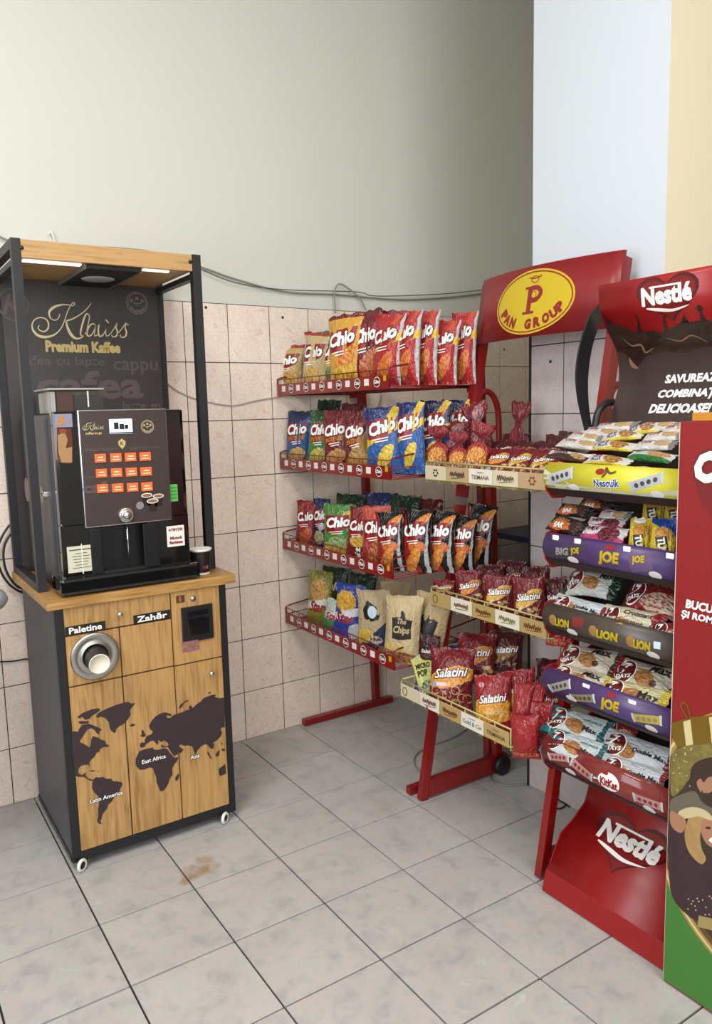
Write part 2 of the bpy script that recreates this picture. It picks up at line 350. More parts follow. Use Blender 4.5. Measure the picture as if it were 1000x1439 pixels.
# map across the doors (traced outlines on the door plane)
def tr(pts,ox,oy,s,Y): 
    o=[]
    for x,y in pts: p=ony(ox+x/s,oy+y/s,Y); o.append((p.x,p.z))
    return o
MP=lambda pts:poly(tr(pts,90,950,4.167,YF))
maps=[
 [(45,325),(66,322),(80,328),(90,305),(105,285),(150,280),(180,292),(215,308),(220,318),(205,322),(208,340),(190,335),(180,318),(160,305),(140,310),(128,325),(115,345),(95,375),(90,385),(130,405),(148,418),(155,405),(160,370),(168,352),(200,360),(215,372),(240,380),(246,398),(262,405),(262,414),(232,415),(205,430),(212,438),(190,450),(178,472),(160,488),(148,505),(150,535),(142,518),(120,520),(100,525),(85,540),(82,560),(90,575),(108,578),(122,565),(130,572),(124,580),(140,598),(160,605),(170,608),(160,614),(140,606),(115,590),(90,590),(66,585),(60,540),(52,480),(46,400)],
 [(78,238),(110,215),(160,195),(205,188),(212,200),(190,215),(160,235),(150,250),(120,255),(108,240),(85,248)],[(82,266),(110,262),(148,265),(140,278),(90,280)],
 [(185,235),(205,212),(250,190),(300,170),(350,155),(375,150),(395,162),(417,156),(400,180),(385,200),(390,225),(375,250),(360,270),(345,282),(325,292),(305,310),(302,330),(290,332),(275,320),(265,300),(262,270),(240,245),(215,238),(195,245)],
 [(383,290),(395,280),(415,280),(412,290),(395,296)],[(145,553),(170,551),(185,556),(165,560)],[(190,557),(205,557),(200,563)],
 [(168,608),(185,592),(210,594),(225,590),(250,602),(275,600),(285,615),(310,616),(338,622),(342,635),(330,655),(322,680),(300,692),(290,715),(278,735),(258,752),(252,775),(235,795),(222,812),(220,835),(212,850),(222,866),(205,865),(192,850),(200,820),(198,780),(205,740),(202,705),(175,680),(162,655),(165,630)],
 [(443,400),(450,388),(472,390),(472,372),(485,350),(512,340),(520,325),(502,310),(496,290),(508,268),(530,240),(560,220),(590,212),(628,222),(625,235),(600,230),(602,245),(620,245),(640,228),(660,222),(700,208),(712,200),(735,196),(728,180),(742,170),(752,188),(775,165),(800,148),(815,130),(838,120),(870,108),(890,110),(880,122),(905,130),(938,126),(940,300),(925,300),(915,310),(925,330),(915,355),(895,375),(872,388),(878,410),(868,428),(850,418),(842,405),(825,398),(800,412),(780,435),(770,460),(758,440),(750,412),(725,405),(700,408),(680,400),(672,412),(690,425),(700,428),(690,445),(665,455),(645,470),(632,455),(618,432),(608,415),(570,418),(568,400),(590,412),(612,405),(605,390),(585,375),(572,385),(558,380),(548,372),(552,392),(545,402),(535,392),(525,378),(510,378),(500,385),(478,400),(470,415),(448,420)],
 [(445,352),(455,340),(452,320),(462,315),(475,340),(478,350),(462,357)],
 [(670,188),(682,165),(705,148),(730,138),(728,145),(700,160),(690,180),(678,190)],[(842,98),(855,92),(860,98),(848,104)],
 [(440,440),(465,430),(500,422),(520,418),(525,430),(550,432),(585,422),(605,428),(615,445),(630,462),(645,478),(668,475),(662,495),(640,525),(632,545),(636,575),(618,600),(612,625),(595,655),(580,672),(562,676),(552,650),(540,620),(538,590),(528,565),(520,540),(500,535),(475,545),(445,550),(428,535),(417,515),(420,480),(430,460)],
 [(652,590),(668,570),(674,580),(668,605),(655,616),(650,605)],
 [(840,438),(850,455),(862,478),(866,488),(855,480),(838,455)],[(885,458),(900,440),(912,432),(908,452),(905,468),(890,472)],[(915,385),(928,395),(925,405)],[(920,425),(940,425),(940,440),(925,438)],
 [(903,545),(925,528),(942,512),(948,572),(930,578),(912,586),(906,570)]]
_TX=[('Latin America',248,706,195,7),('East Africa',525,485,140,6),('Asia',765,470,54,8)]
its=[(MP(p),MAP) for p in maps]
for s_,x,y,wd,_ in _TX:
    p=tr([(x,y),(x-wd/2,y+ (12 if s_[0]!='A' else 3)),(x+wd/2,y-12)],90,950,4.167,YF); W_=abs(p[2][0]-p[1][0])
    its+=[(txt(s_,p[0][0],p[0][1],W=W_,bold=.09,ref=.02),BPRINT,2),(txt(s_,p[0][0],p[0][1],W=W_,bold=.02),WPRINT,3)]
prints('world_map_print',cab,its,fy(YF-.0003))
for x,y in ((-.897,-.635),(-.385,-.635),(-.885,-.15),(-.385,-.15)):
        bm=BM(); tube(bm,[(x+.0165*math.cos(R(a))*.8,y+.0165*math.cos(R(a))*.6,.0225+.0165*math.sin(R(a))) for a in range(0,361,30)],.006,8,cap=False); cs=obj('caster_wheel',bm,WHT,cab)
        bm=BM(); lathe(bm,[(0,-.005),(.0115,-.005),(.0115,.005),(0,.005)],(x,y,.0225),(.6,-.8,0),16); box(bm,x-.008,x+.008,y+.0,y+.03,.026,.036); obj('caster_fork',bm,BLK,cab)
wk=bx('worktop',OAKTOP,None,-.943,-.300,-.634,-.035,.8935,.9255,bev=.0015); tag(wk,'thick oak worktop lying on top of the map cabinet','worktop')

# ---------------------------------------------------------------- canopy frame over the machine
fr=thing('canopy_frame','tall black steel canopy frame with oak fascia and printed coffee back panel','display stand',(-.62,-.27,.926))
ZT=2.056
for (x0,x1,y0,y1) in ((-.938,-.91,-.49,-.462),(-.345,-.313,-.49,-.462),(-.938,-.91,-.075,-.045),(-.337,-.307,-.075,-.045)): bx('post',BLKF,fr,x0,x1,y0,y1,.926,ZT)
for x0,x1 in ((-.938,-.91),(-.343,-.315)):
    bx('side_rail',BLKF,fr,x0,x1,-.462,-.075,ZT-.03,ZT); bx('side_rail',BLKF,fr,x0,x1,-.462,-.075,1.975,1.993)
    bx('side_rail',BLKF,fr,x0,x1,-.462,-.075,.926,.952)
bx('fascia_board',OAKX,fr,-.9095,-.3455,-.489,-.47,1.998,2.054,bev=.001)
for px,py in ((30,348),(267,368)):
    p=ony(px,py,-.489); bm=BM(); lathe(bm,[(0,-.003),(.006,-.003),(.007,0)],(p.x,-.489,p.z),(0,1,0),14); obj('bolt',bm,BLK,fr)
bx('roof_board',OAKX,fr,-.909,-.71,-.466,-.08,1.999,2.012); bx('roof_board',OAKX,fr,-.52,-.346,-.466,-.08,1.999,2.012)
bx('lamp_plate',BLKF,fr,-.705,-.525,-.466,-.08,1.985,2.02)
for x in (-.708,-.522): bx('side_board',mat('grey_trim','6A6660',.5),fr,x-.002,x+.002,-.466,-.08,1.982,2.02)
bm=BM(); lathe(bm,[(0,-.004),(.05,-.004),(.056,-.002),(.058,0)],(-.615,-.27,1.985),(0,0,1),28); obj('round_lamp',bm,mat('lamp_glass','B8B8B4',.3),fr)
LED=mat('led_strip','FFFFFF',.4,emit='FFFFFF',es=1.1)
bx('light_strip',LED,fr,-.90,-.72,-.462,-.435,1.993,1.998); bx('light_strip',LED,fr,-.512,-.42,-.462,-.445,1.993,1.998)
bx('back_panel',CARD,fr,-.912,-.335,-.085,-.077,.93,2.02)
YB=-.0855; BP=lambda pts:tr(pts,30,400,5,YB)
def kstrokes():
    k=[]; L_=lambda pts,f:k.append((pts,f))
    ml=lambda a,b:(lambda q:a+(b-a)*math.sin(math.pi*min(1,max(0,q))))
    L_([(125,285),(118,305),(135,325),(165,328),(188,305),(188,265),(165,238),(125,232),(90,250),(75,285),(85,325),(120,358),(170,368),(225,355),(270,318),(300,262),(320,200),(345,148),(365,125),(375,135),(360,148),(330,142),(280,142),(225,160),(195,195),(205,235),(235,250),(260,235),(270,205)],lambda q:4+9*math.exp(-((q-.40)/.07)**2)+8*math.exp(-((q-.83)/.05)**2)+3*math.exp(-((q-.15)/.1)**2))
    L_([(490,128),(465,165),(420,205),(365,238),(315,255)],lambda q:3+4*q)
    L_([(315,255),(322,295),(345,345),(375,375),(405,378),(435,362),(455,335)],lambda q:5+9*math.exp(-((q-.35)/.25)**2))
    L_([(455,335),(470,270),(478,225),(462,205),(445,225),(425,290),(415,345),(430,360),(455,345)],lambda q:4+5*math.exp(-((q-.6)/.2)**2))
    L_([(522,285),(500,275),(475,295),(460,335),(468,360),(490,355),(512,320),(525,280),(515,330),(515,360),(535,352)],lambda q:4+4*math.exp(-((q-.3)/.2)**2))
    L_([(545,280),(540,320),(545,358),(565,360),(590,325),(603,280),(592,335),(600,362),(620,350)],lambda q:4+4*math.exp(-((q-.2)/.2)**2))
    L_([(592,245),(612,270)],6)
    L_([(620,350),(650,310),(672,268),(665,300),(675,335),(665,362),(640,365),(635,350)],lambda q:4+4*math.exp(-((q-.6)/.2)**2))
    L_([(672,350),(705,310),(735,268),(728,300),(738,335),(728,365),(700,370),(695,350)],lambda q:4+4*math.exp(-((q-.6)/.2)**2))
    L_([(740,275),(752,285)],5)
    return k
sc_=abs(BP([(0,0),(1,0)])[1][0]-BP([(0,0),(1,0)])[0][0])
def klogo(cx,cy,wid,m_):
    out=[]; s=wid/(690*sc_)
    for pts,f in kstrokes():
        q=BP(pts); ws=(lambda t,f=f:(f(t) if callable(f) else f)*sc_*s*1.6)
        cx0,cy0=BP([(415,255)])[0]; out.append((stroke([((x-cx0)*s+cx,(y-cy0)*s+cy) for x,y in q],ws,5),m_))
    return out
c0=BP([(415,255)])[0]; its=klogo(c0[0],c0[1],690*sc_,GOLD)
def bt(s_,x,y,wd,hh,m_,bold=.04,lift=1,ox=30,oy=400,sc=5,Y=YB,shear=0):
    p=tr([(x,y),(x-wd/2,y),(x+wd/2,y),(x,y-hh/2),(x,y+hh/2)],ox,oy,sc,Y)
    return (txt(s_,p[0][0],p[0][1],W=abs(p[2][0]-p[1][0]),H=abs(p[3][1]-p[4][1]) if hh else None,bold=bold,shear=shear),m_,lift)
def seal(cx,cz,r,m_):
    k=[(ringd(cx,cz,r,r,r*.05),m_),(ringd(cx,cz,r*.86,r*.86,r*.04),m_)]
    for ch,dx,dz in (('D',-.5,.22),('M',0,.42),('D',.5,.22)): k.append((txt(ch,cx+dx*r,cz+dz*r,H=r*.3,bold=.06),m_))
    for q in range(9):
        a=R(215+q*14); k.append((rect(cx+r*.72*math.cos(a),cz+r*.72*math.sin(a),r*.12,r*.1,a+math.pi/2),m_))
    k.append((rect(cx,cz-.02*r,r*.7,r*.06),m_)); k.append((ell(cx,cz-.2*r,.06*r,.06*r,n=8),m_)); return k
p=BP([(812,130)])[0]
its+=[bt('Premium Kaffee',438,438,525,82,GOLD2,.06)]+seal(p[0],p[1],86*sc_,mat('seal_print','8A8076',.5))
its+=[bt('cafea cu lapte',290,545,600,85,GHOST,.01),bt('cappu',805,585,310,95,GHOST,.01),bt('cafea',490,705,750,200,GHOST,.03),bt('latte m',845,850,265,60,GHOST,.02)]
its+=[(txt('K',-.872,1.905,H=.07,bold=.02,shear=.3),GHOST),(ringd(-.872,1.905,.05,.055,.006),GHOST)]
prints('panel_print',fr,its,fy(YB))

# ---------------------------------------------------------------- coffee machine
mc=thing('coffee_machine','glossy black vending coffee machine with twelve glowing orange buttons','coffee machine',(-.665,-.35,.926))
bx('body',mat('machine_side','3A3A40',.45),mc,-.885,-.458,-.562,-.12,.932,1.508,bev=.018)
bm=BM(); box(bm,-.879,-.452,-.602,-.556,1.14,1.516,bev=.012); box(bm,-.879,-.752,-.602,-.556,.975,1.16,bev=.006); box(bm,-.6,-.452,-.602,-.556,.975,1.16,bev=.006); dr=obj('front_door',bm,GLB,mc)
bm=BM(); box(bm,-.752,-.6,-.563,-.558,.975,1.15); box(bm,-.615,-.560,-.606,-.6,.985,1.135,bev=.003); box(bm,-.79,-.752,-.606,-.6,.985,1.135,bev=.003); obj('niche_lining',bm,mat('niche_plastic','131316',.3),mc)
bm=BM(); box(bm,-.896,-.428,-.628,-.50,.932,.985,bev=.010); obj('drip_tray',bm,GLB,mc); bx('tray_grate',BLK,mc,-.75,-.60,-.60,-.565,.985,.992)
YM=-.6125
bm=BM(); box(bm,-.803,-.513,-.608,-.601,1.141,1.519,bev=.0035); obj('panel_rim',bm,CHR,mc)
bx('print_panel',mat('machine_print_panel','40322F',.35,var=.06,vscale=5),mc,-.800,-.516,-.6125,-.604,1.144,1.516,bev=.002)
MT=lambda pts:tr(pts,90,560,4.76,YM)
BTN=mat('button_glow','FF6A35',.4,emit='FF5A28',es=.75)
def b3(name,x,y,wpx,hpx,m_,d,par,ox=90,oy=560,sc=4.76,Y=YM,bev=.001):
    p=tr([(x,y),(x-wpx/2,y),(x+wpx/2,y),(x,y-hpx/2),(x,y+hpx/2)],ox,oy,sc,Y); w_=abs(p[2][0]-p[1][0]); h_=abs(p[3][1]-p[4][1])
    bm=BM(); box(bm,p[0][0]-w_/2,p[0][0]+w_/2,Y-d,Y+.001,p[0][1]-h_/2,p[0][1]+h_/2,bev=bev); obj(name,bm,m_,par); return p[0][0],p[0][1],w_,h_
for r_,(y,xs) in enumerate(((395,(241,345,443,541)),(495,(249,350,449,547)),(597,(257,358,457,553)))):
    for c_,x in enumerate(xs):
        cx,cz,w_,h_=b3('button',x,y-c_*4+4,72,56,BTN,.005,mc); prints('button_icon',mc,[(rect(cx,cz+.003,w_*.5,h_*.12),mat('icon_pale','FFD9B0',.5,emit='FFC9A0',es=.6)),(rect(cx,cz-h_*.22,w_*.7,h_*.1),mat('icon_pale'))],fy(YM-.0052))
cx,cz,w_,h_=b3('screen',379,186,152,98,mat('screen_glow','DCEBF5',.2,emit='CFE6F8',es=.8),.004,mc)
prints('screen_image',mc,[(rect(cx-.016,cz+.002,.015,.022),BPRINT),(rect(cx+.002,cz-.001,.015,.018),BPRINT),(rect(cx+.017,cz-.002,.012,.014),BPRINT),(rect(cx,cz-h_/2+.003,w_,.004),BPRINT)],fy(YM-.0043))
pk=MT([(193,185)])[0]; its=klogo(pk[0],pk[1],.062,GOLD); its+=[bt('coffee to go',198,234,110,22,GOLD2,.04,1,90,560,4.76,YM)]
p=MT([(557,188)])[0]; its+=seal(p[0],p[1],.021,GOLD)
p=MT([(387,302)])[0]; its+=[(poly([(p[0]+a*.012,p[1]+b_*.015) for a,b_ in ((-1,.5),(-.5,.8),(0,1.1),(.5,.8),(1,.5),(.9,-.3),(0,-1.2),(-.9,-.3))]),GOLD2),(txt('K',p[0],p[1]+.001,H=.012,bold=.02),BPRINT,2)]
its+=[bt('cafea',262,590,270,75,GHOST,.03,1,90,560,4.76,YM),bt('espresso',250,345,230,26,GHOST,.01,1,90,560,4.76,YM),bt('cappuccino',540,330,200,24,GHOST,.01,1,90,560,4.76,YM),bt('ciocolată',240,520,180,20,GHOST,.01,1,90,560,4.76,YM)]
M2=lambda pts:tr(pts,70,680,4.35,YM)
def pc(x,y,s):
    q=abs(M2([(0,0),(1,0)])[1][0]-M2([(0,0),(1,0)])[0][0])*s; a,b_=M2([(x,y)])[0]
    return [(poly([(a-38*q,b_),(a+38*q,b_),(a+25*q,b_-75*q),(a-25*q,b_-75*q)]),BPRINT,1),(ell(a,b_,41*q,17*q),WPRINT,2),(ell(a,b_,34*q,12*q),mat('coffee_crema','B27A4A',.5),3)]
its+=pc(592,70,.95)+pc(662,74,.95)+pc(627,104,1.0)
its+=[(ell(*M2([(550,132)])[0],.013,.013),mat('pale_seal','8A807C',.5),2)]
prints('panel_print',mc,its,fy(YM))
p=ony(178,724,YM-.01); bm=BM(); lathe(bm,[(.0,-.022),(.008,-.021),(.013,-.015),(.015,-.008),(.020,-.012),(.024,-.010),(.026,-.003),(.026,0)],(p.x,YM,p.z),(0,1,0),28); obj('selector_knob',bm,CHR,mc)
tz=ony(186,792,-.585).z; bm=BM(); tube(bm,[(p.x+.008,-.59,1.15),(p.x+.008,-.59,1.02)],.0035,8); obj('nozzle',bm,CHR,mc)
YD=-.6022
LB=mat('green_label','6FDC62',.5); LBW=mat('paper_label','EDE8DC',.6); LBB=mat('paper_label_aged','D8D2B8',.6)
def lab(px0,py0,px1,py1,m_,nm='label'):
    a=ony(px0,py0,YD); b_=ony(px1,py1,YD); o=bx(nm,m_,mc,a.x,b_.x,YD-.0016,YD-.0002,b_.z,a.z); return (a.x+b_.x)/2,(a.z+b_.z)/2,abs(a.x-b_.x),abs(a.z-b_.z)
cx,cz,w_,h_=lab(237,681,250,704,LB); prints('lettering',mc,[(rect(cx,cz+h_*k,w_*.7,h_*.06),mat('dark_green_print','2E8A38',.5)) for k in (.3,.1,-.1,-.3)],fy(YD-.0018))
cx,cz,w_,h_=lab(233.5,740,259.5,766,LBW)
prints('lettering',mc,[(txt('ATENȚIE!',cx,cz+h_*.3,W=w_*.82,bold=.04),RPRINT),(txt('Băutură',cx,cz-.08*h_,W=w_*.66,bold=.05),RPRINT),(txt('fierbinte',cx,cz-.3*h_,W=w_*.76,bold=.05),RPRINT)],fy(YD-.0018))
cx,cz,w_,h_=lab(93.5,769,134,801,LBB,'instruction_label')
prints('lettering',mc,[(rect(cx,cz+.36*h_,w_*.85,.003),BPRINT)]+[(rect(cx,cz+h_*(.22-.11*k),w_*(.45+.08*(k*7%4)),.0016),BPRINT) for k in range(6)]+[(rect(cx+.003,cz,.0028,h_*1.15),WPRINT,2)],fy(YD-.0018))
cx,cz,w_,h_=lab(76,582,102,600,mat('lilac_label','8B8CA8',.4)); prints('lettering',mc,[(txt('5',cx-.008,cz,H=h_*.75,bold=.07,shear=.3),mat('amber_print','F0A030',.4)),(rect(cx+.014,cz-.004,.016,.005),mat('amber_print'))],fy(YD-.0018))
bw=[(80,602),(100,602),(102,625),(102,650),(97,652),(84,650),(80,640)]
prints('bean_window',mc,[(poly([(ony(x,y,YD).x,ony(x,y,YD).z) for x,y in bw]),mat('bean_window_plastic','6A3A22',.15)),(poly([(ony(x,y,YD).x,ony(x,y,YD).z) for x,y in ((81,612),(90,606),(95,618),(92,630),(101,628),(101,650),(86,650),(82,636))]),mat('cup_stack_tan','C79862',.5),2),(ell(ony(88,606,YD).x,ony(88,606,YD).z,.012,.007),mat('red_sleeve','B8401F',.4),3)],fy(YD))
# side lock, seam, stickers on the flank
p=onx(66,694,-.888); bm=BM(); box(bm,-.900,-.882,p.y-.02,p.y+.02,p.z-.008,p.z+.008,bev=.002); tube(bm,[(-.90,p.y-.024,p.z),(-.90,p.y+.005,p.z)],.006,8); obj('side_lock',bm,CHR,mc)
fx=lambda X:(lambda y,z,l:(X-l,y,z))
its=[]
for px,py,rr in ((38,688,.045),(59,695,.03),(46,727,.022),(49,760,.022)):
    p=onx(px,py,-.8855); prints('round_sticker',mc,[(ell(p.y,p.z,rr,rr),mat('tan_sticker','8D7B6C',.5))],fx(-.8853))
its+=[(rect(-.25,1.40,.07,.005),WPRINT),(rect(-.25,1.41,.07,.005),WPRINT),(rect(-.24,1.30,.02,.03),WPRINT)]
prints('flank_stickers',mc,its,fx(-.8853))
hp=bx('bean_hopper',mat('smoked_plastic','5A544E',.08,alpha=.35),mc,-.862,-.69,-.50,-.30,1.509,1.588,bev=.003)
bx('hopper_lid',mat('hopper_rim','A8A49C',.3),mc,-.866,-.686,-.505,-.295,1.586,1.592,bev=.002)
bx('coffee_beans',mat('beans_dark','33302A',.6,var=.6,vscale=90),mc,-.78,-.70,-.49,-.31,1.51,1.57); bx('coffee_beans',mat('beans_red','6E2A28',.5,var=.5,vscale=90),mc,-.835,-.785,-.49,-.31,1.51,1.578); bx('hopper_end',WHT,mc,-.855,-.842,-.495,-.31,1.512,1.58)
bm=BM(); box(bm,-.741,-.737,-.503,-.5,1.53,1.582); obj('hopper_latch',bm,WHT,mc)
# cup standing on the worktop
pc_=V((-.392,-.545,.926)); cp=thing('paper_cup','black paper cup with white rim standing on the worktop right of the machine','cup',pc_)
bm=BM(); lathe(bm,[(.0,.004),(.028,.002),(.030,.0),(.030,.006),(.0385,.086)],pc_,(0,0,1),32); obj('cup_wall',bm,mat('dark_cup'),cp)
bm=BM(); lathe(bm,[(.0385,.084),(.041,.088),(.041,.092),(.0375,.091),(.029,.012),(0,.012)],pc_,(0,0,1),32); obj('cup_rim',bm,WHT,cp)
bm=BM(); lathe(bm,[(.0303,.0),(.0309,.007)],pc_,(0,0,1),32); obj('cup_base',bm,WHT,cp)
def cupfn(x,z,l):
    a=x/.036; rr=.0306+z*.1+l; return (pc_.x+rr*math.sin(a-.25),pc_.y-rr*math.cos(a-.25),pc_.z+z)
prints('cup_print',cp,[(rect(.008,.027,.012,.012),RPRINT),(rect(.02,.027,.01,.012),mat('grey_blue_print','6A7590',.5))],cupfn,cut=.004)
# cables and table edge at the left margin
def cable(name,label,pts,r,m_,cat='cable',n=6):
    bm=BM(); tube(bm,cr(pts,n),r,8); o=obj(name,bm,m_); tag(o,label,cat); return o
BC=mat('black_cable','121212',.5)
cable('power_cable','outer black cable looping down the tiles left of the coffee cabinet',[ony(x,y,-.03) for x,y in ((60,716),(30,728),(15,737),(4,752),(-4,775),(0,800),(12,820),(27,831),(40,834))],.0042,BC)
cable('power_cable','inner black cable looping down the tiles beside the coffee cabinet',[ony(x,y,-.04) for x,y in ((60,722),(30,737),(12,755),(5,775),(8,800),(20,820),(32,827),(44,826))],.0042,BC)
cable('power_cable','thin black cable lying straight across the lower left wall tiles',[ony(x,y,-.012) for x,y in ((-60,931),(0,930),(20,929),(38,926),(60,925))],.003,BC)
tb=thing('round_table','rounded grey table edge left of the coffee cabinet','table',(-1.335,-.45,0))
bm=BM(); lathe(bm,[(0,.91),(.29,.91),(.305,.915),(.31,.925),(.305,.937),(.29,.94),(0,.94)],(-1.338,-.45,0),(0,0,1),48); obj('tabletop',bm,mat('grey_laminate','8F9398',.35),tb)
bm=BM(); lathe(bm,[(0,0),(.17,0),(.17,.02),(.03,.04),(.025,.91)],(-1.338,-.45,0),(0,0,1),32); obj('pedestal',bm,STEEL,tb)
WC=mat('wall_cable_grey','8F8B80',.6)
def wy(pts,y=-.012): return [ony(a,b_,y) for a,b_ in pts]
cable('wall_cable','grey cable sagging along the wall just above the tiles',wy([(-20,322),(20,341),(70,345),(200,352),(278,374),(330,392),(400,410),(475,414),(560,421),(640,417),(700,409)]),.004,WC)
cable('wall_cable','thin upper wire twisted loosely above the sagging wall cable',wy([(282,378),(330,397),(400,407),(500,410),(530,416),(620,413),(690,406)],-.02),.002,mat('dark_wire','5A564E',.6))
cable('wall_cable','wire tied in a peak hanging above the top crisp shelf',wy([(471,440),(470,412),(476,399),(490,406),(506,420),(514,436)],-.025),.0035,WC)
cable('wall_cable','pale cable drooping across the tiles right of the coffee machine',wy([(228,533),(250,550),(280,562),(325,570),(360,563),(395,557)]),.003,mat('pale_cable','B9ADA0',.5))
cable('wall_hook_wire','short white wire end sticking up over the canopy',wy([(68,330),(72,326),(78,342)]),.003,WHT)
cable('hanging_cable','dark cable hanging from the top crisp shelf on the tiles',wy([(536,556),(532,575),(540,600)],-.02),.003,WC)
WCB=mat('white_cable','8B8880',.5)
def fl(pts,z=.004): return [onz(a,b_,z) for a,b_ in pts]
cable('floor_cable','pale cable curving over the floor under the yellow wire baskets',fl([(690,985),(672,1010),(640,1035),(600,1050),(583,1063),(584,1078),(600,1092),(622,1098)]),.004,WCB)
cable('floor_cable','white cable looping on the floor by the foot of the column',fl([(660,1010),(700,1038),(728,1050),(718,1060),(697,1072),(688,1088),(694,1100),(715,1104),(738,1102)]),.004,WCB)
cable('floor_cable','thin dark cable knot behind the red leaning pole',fl([(776,1110),(788,1112),(800,1122),(788,1136),(772,1132),(780,1122),(800,1134)]),.003,BC)
# holes left in the wall tiles
for px,py,w_ in ((289,432,'right of the canopy frame'),(397,446,'left of the crisp rack')):
    p=ony(px,py,-.007); bm=BM(); lathe(bm,[(0,-.0015),(.005,-.0015),(.006,0)],p,(0,1,0),12); o=obj('wall_plug',bm,BLK); tag(o,'small dark screw hole plug in the tile '+w_,'wall plug')
for px,py in ((708,491),(773,508)):
    X_=None; 
    if px<740: p=ony(px,py,-.007); bm=BM(); lathe(bm,[(0,-.0015),(.005,-.0015),(.006,0)],p,(0,1,0),12); tag(obj('wall_plug',bm,BLK),'small dark screw hole plug under the oval red sign','wall plug')
    else: p=onx(px,py,.722); bm=BM(); lathe(bm,[(0,-.0015),(.005,-.0015),(.006,0)],p,(1,0,0),12); tag(obj('wall_plug',bm,BLK),'dark screw hole plug in the column tile beside the black fin','wall plug')
#PART2
# ---------------------------------------------------------------- printed wrappers
def wrap_mat(name,base,layers=(),rough=.24,metal=0,noise_=.0,crinkle=.6):
    """layers drawn in order on the wrapper's own UV (0..1): ('E',cx,cy,rx,ry,deg,col[,col2]) blob, ('H',nx,ny,c,col) half, ('B',nx,ny,c0,c1,col) band"""
    if name in MATS: return MATS[name]
    mt,nt,b=newmat(name); N=nt.nodes; L=nt.links; uv=N.new('ShaderNodeUVMap'); sx=N.new('ShaderNodeSeparateXYZ')
    nz=N.new('ShaderNodeTexNoise'); nz.inputs['Scale'].default_value=7; nz.inputs['Detail'].default_value=3; L.new(uv.outputs[0],nz.inputs['Vector']); L.new(uv.outputs[0],sx.inputs[0])
    u,v=sx.outputs[0],sx.outputs[1]; nf=mth(nt,'SUBTRACT',nz.outputs['Fac'],.5); col=None
    rgb=N.new('ShaderNodeRGB'); rgb.outputs[0].default_value=srgb(base); col=rgb.outputs[0]
    n2=None
    for l in layers:
        if l[0]=='E':
            _,cx,cy,rx,ry,dg=l[:6]; c,s_=math.cos(R(dg)),math.sin(R(dg))
            du=mth(nt,'SUBTRACT',u,cx); dv=mth(nt,'SUBTRACT',v,cy)
            a=mth(nt,'MULTIPLY',mth(nt,'ADD',mth(nt,'MULTIPLY',du,c),mth(nt,'MULTIPLY',dv,s_)),1/rx); q=mth(nt,'MULTIPLY',mth(nt,'SUBTRACT',mth(nt,'MULTIPLY',dv,c),mth(nt,'MULTIPLY',du,s_)),1/ry)
            r=mth(nt,'ADD',mth(nt,'ADD',mth(nt,'MULTIPLY',a,a),mth(nt,'MULTIPLY',q,q)),mth(nt,'MULTIPLY',nf,.9)); f=mth(nt,'LESS_THAN',r,1)
            cc=l[6]
            if len(l)>7:
                if n2 is None:
                    n2=N.new('ShaderNodeTexNoise'); n2.inputs['Scale'].default_value=16; n2.inputs['Detail'].default_value=2; L.new(uv.outputs[0],n2.inputs['Vector'])
                cc=ramp(N,L,n2.outputs['Fac'],[(.4,l[7]),(.55,l[6])])
        elif l[0]=='H': f=mth(nt,'GREATER_THAN',mth(nt,'ADD',mth(nt,'ADD',mth(nt,'MULTIPLY',u,l[1]),mth(nt,'MULTIPLY',v,l[2])),mth(nt,'MULTIPLY',nf,.08)),l[3]); cc=l[4]
        else:
            t=mth(nt,'ADD',mth(nt,'ADD',mth(nt,'MULTIPLY',u,l[1]),mth(nt,'MULTIPLY',v,l[2])),mth(nt,'MULTIPLY',nf,.03)); f=mth(nt,'MULTIPLY',mth(nt,'GREATER_THAN',t,l[3]),mth(nt,'LESS_THAN',t,l[4])); cc=l[5]
        col=mixc(nt,f,col,cc)
    hs=N.new('ShaderNodeHueSaturation'); hs.inputs['Value'].default_value=.72; hs.inputs['Saturation'].default_value=.97; L.new(col,hs.inputs['Color']); col=hs.outputs[0]
    L.new(col,b.inputs['Base Color']); b.inputs['Roughness'].default_value=rough; b.inputs['Metallic'].default_value=metal
    w_=N.new('ShaderNodeTexNoise'); w_.inputs['Scale'].default_value=5; w_.inputs['Detail'].default_value=2; w_.inputs['Distortion'].default_value=1.5; L.new(uv.outputs[0],w_.inputs['Vector'])
    bp=N.new('ShaderNodeBump'); bp.inputs['Strength'].default_value=crinkle; bp.inputs['Distance'].default_value=.02; L.new(w_.outputs['Fac'],bp.inputs['Height']); L.new(bp.outputs[0],b.inputs['Normal'])
    MATS[name]=mt; return mt
FOIL=mat('silver_foil','C9C9CC',.28,.8,bump=.5,bscale=30)
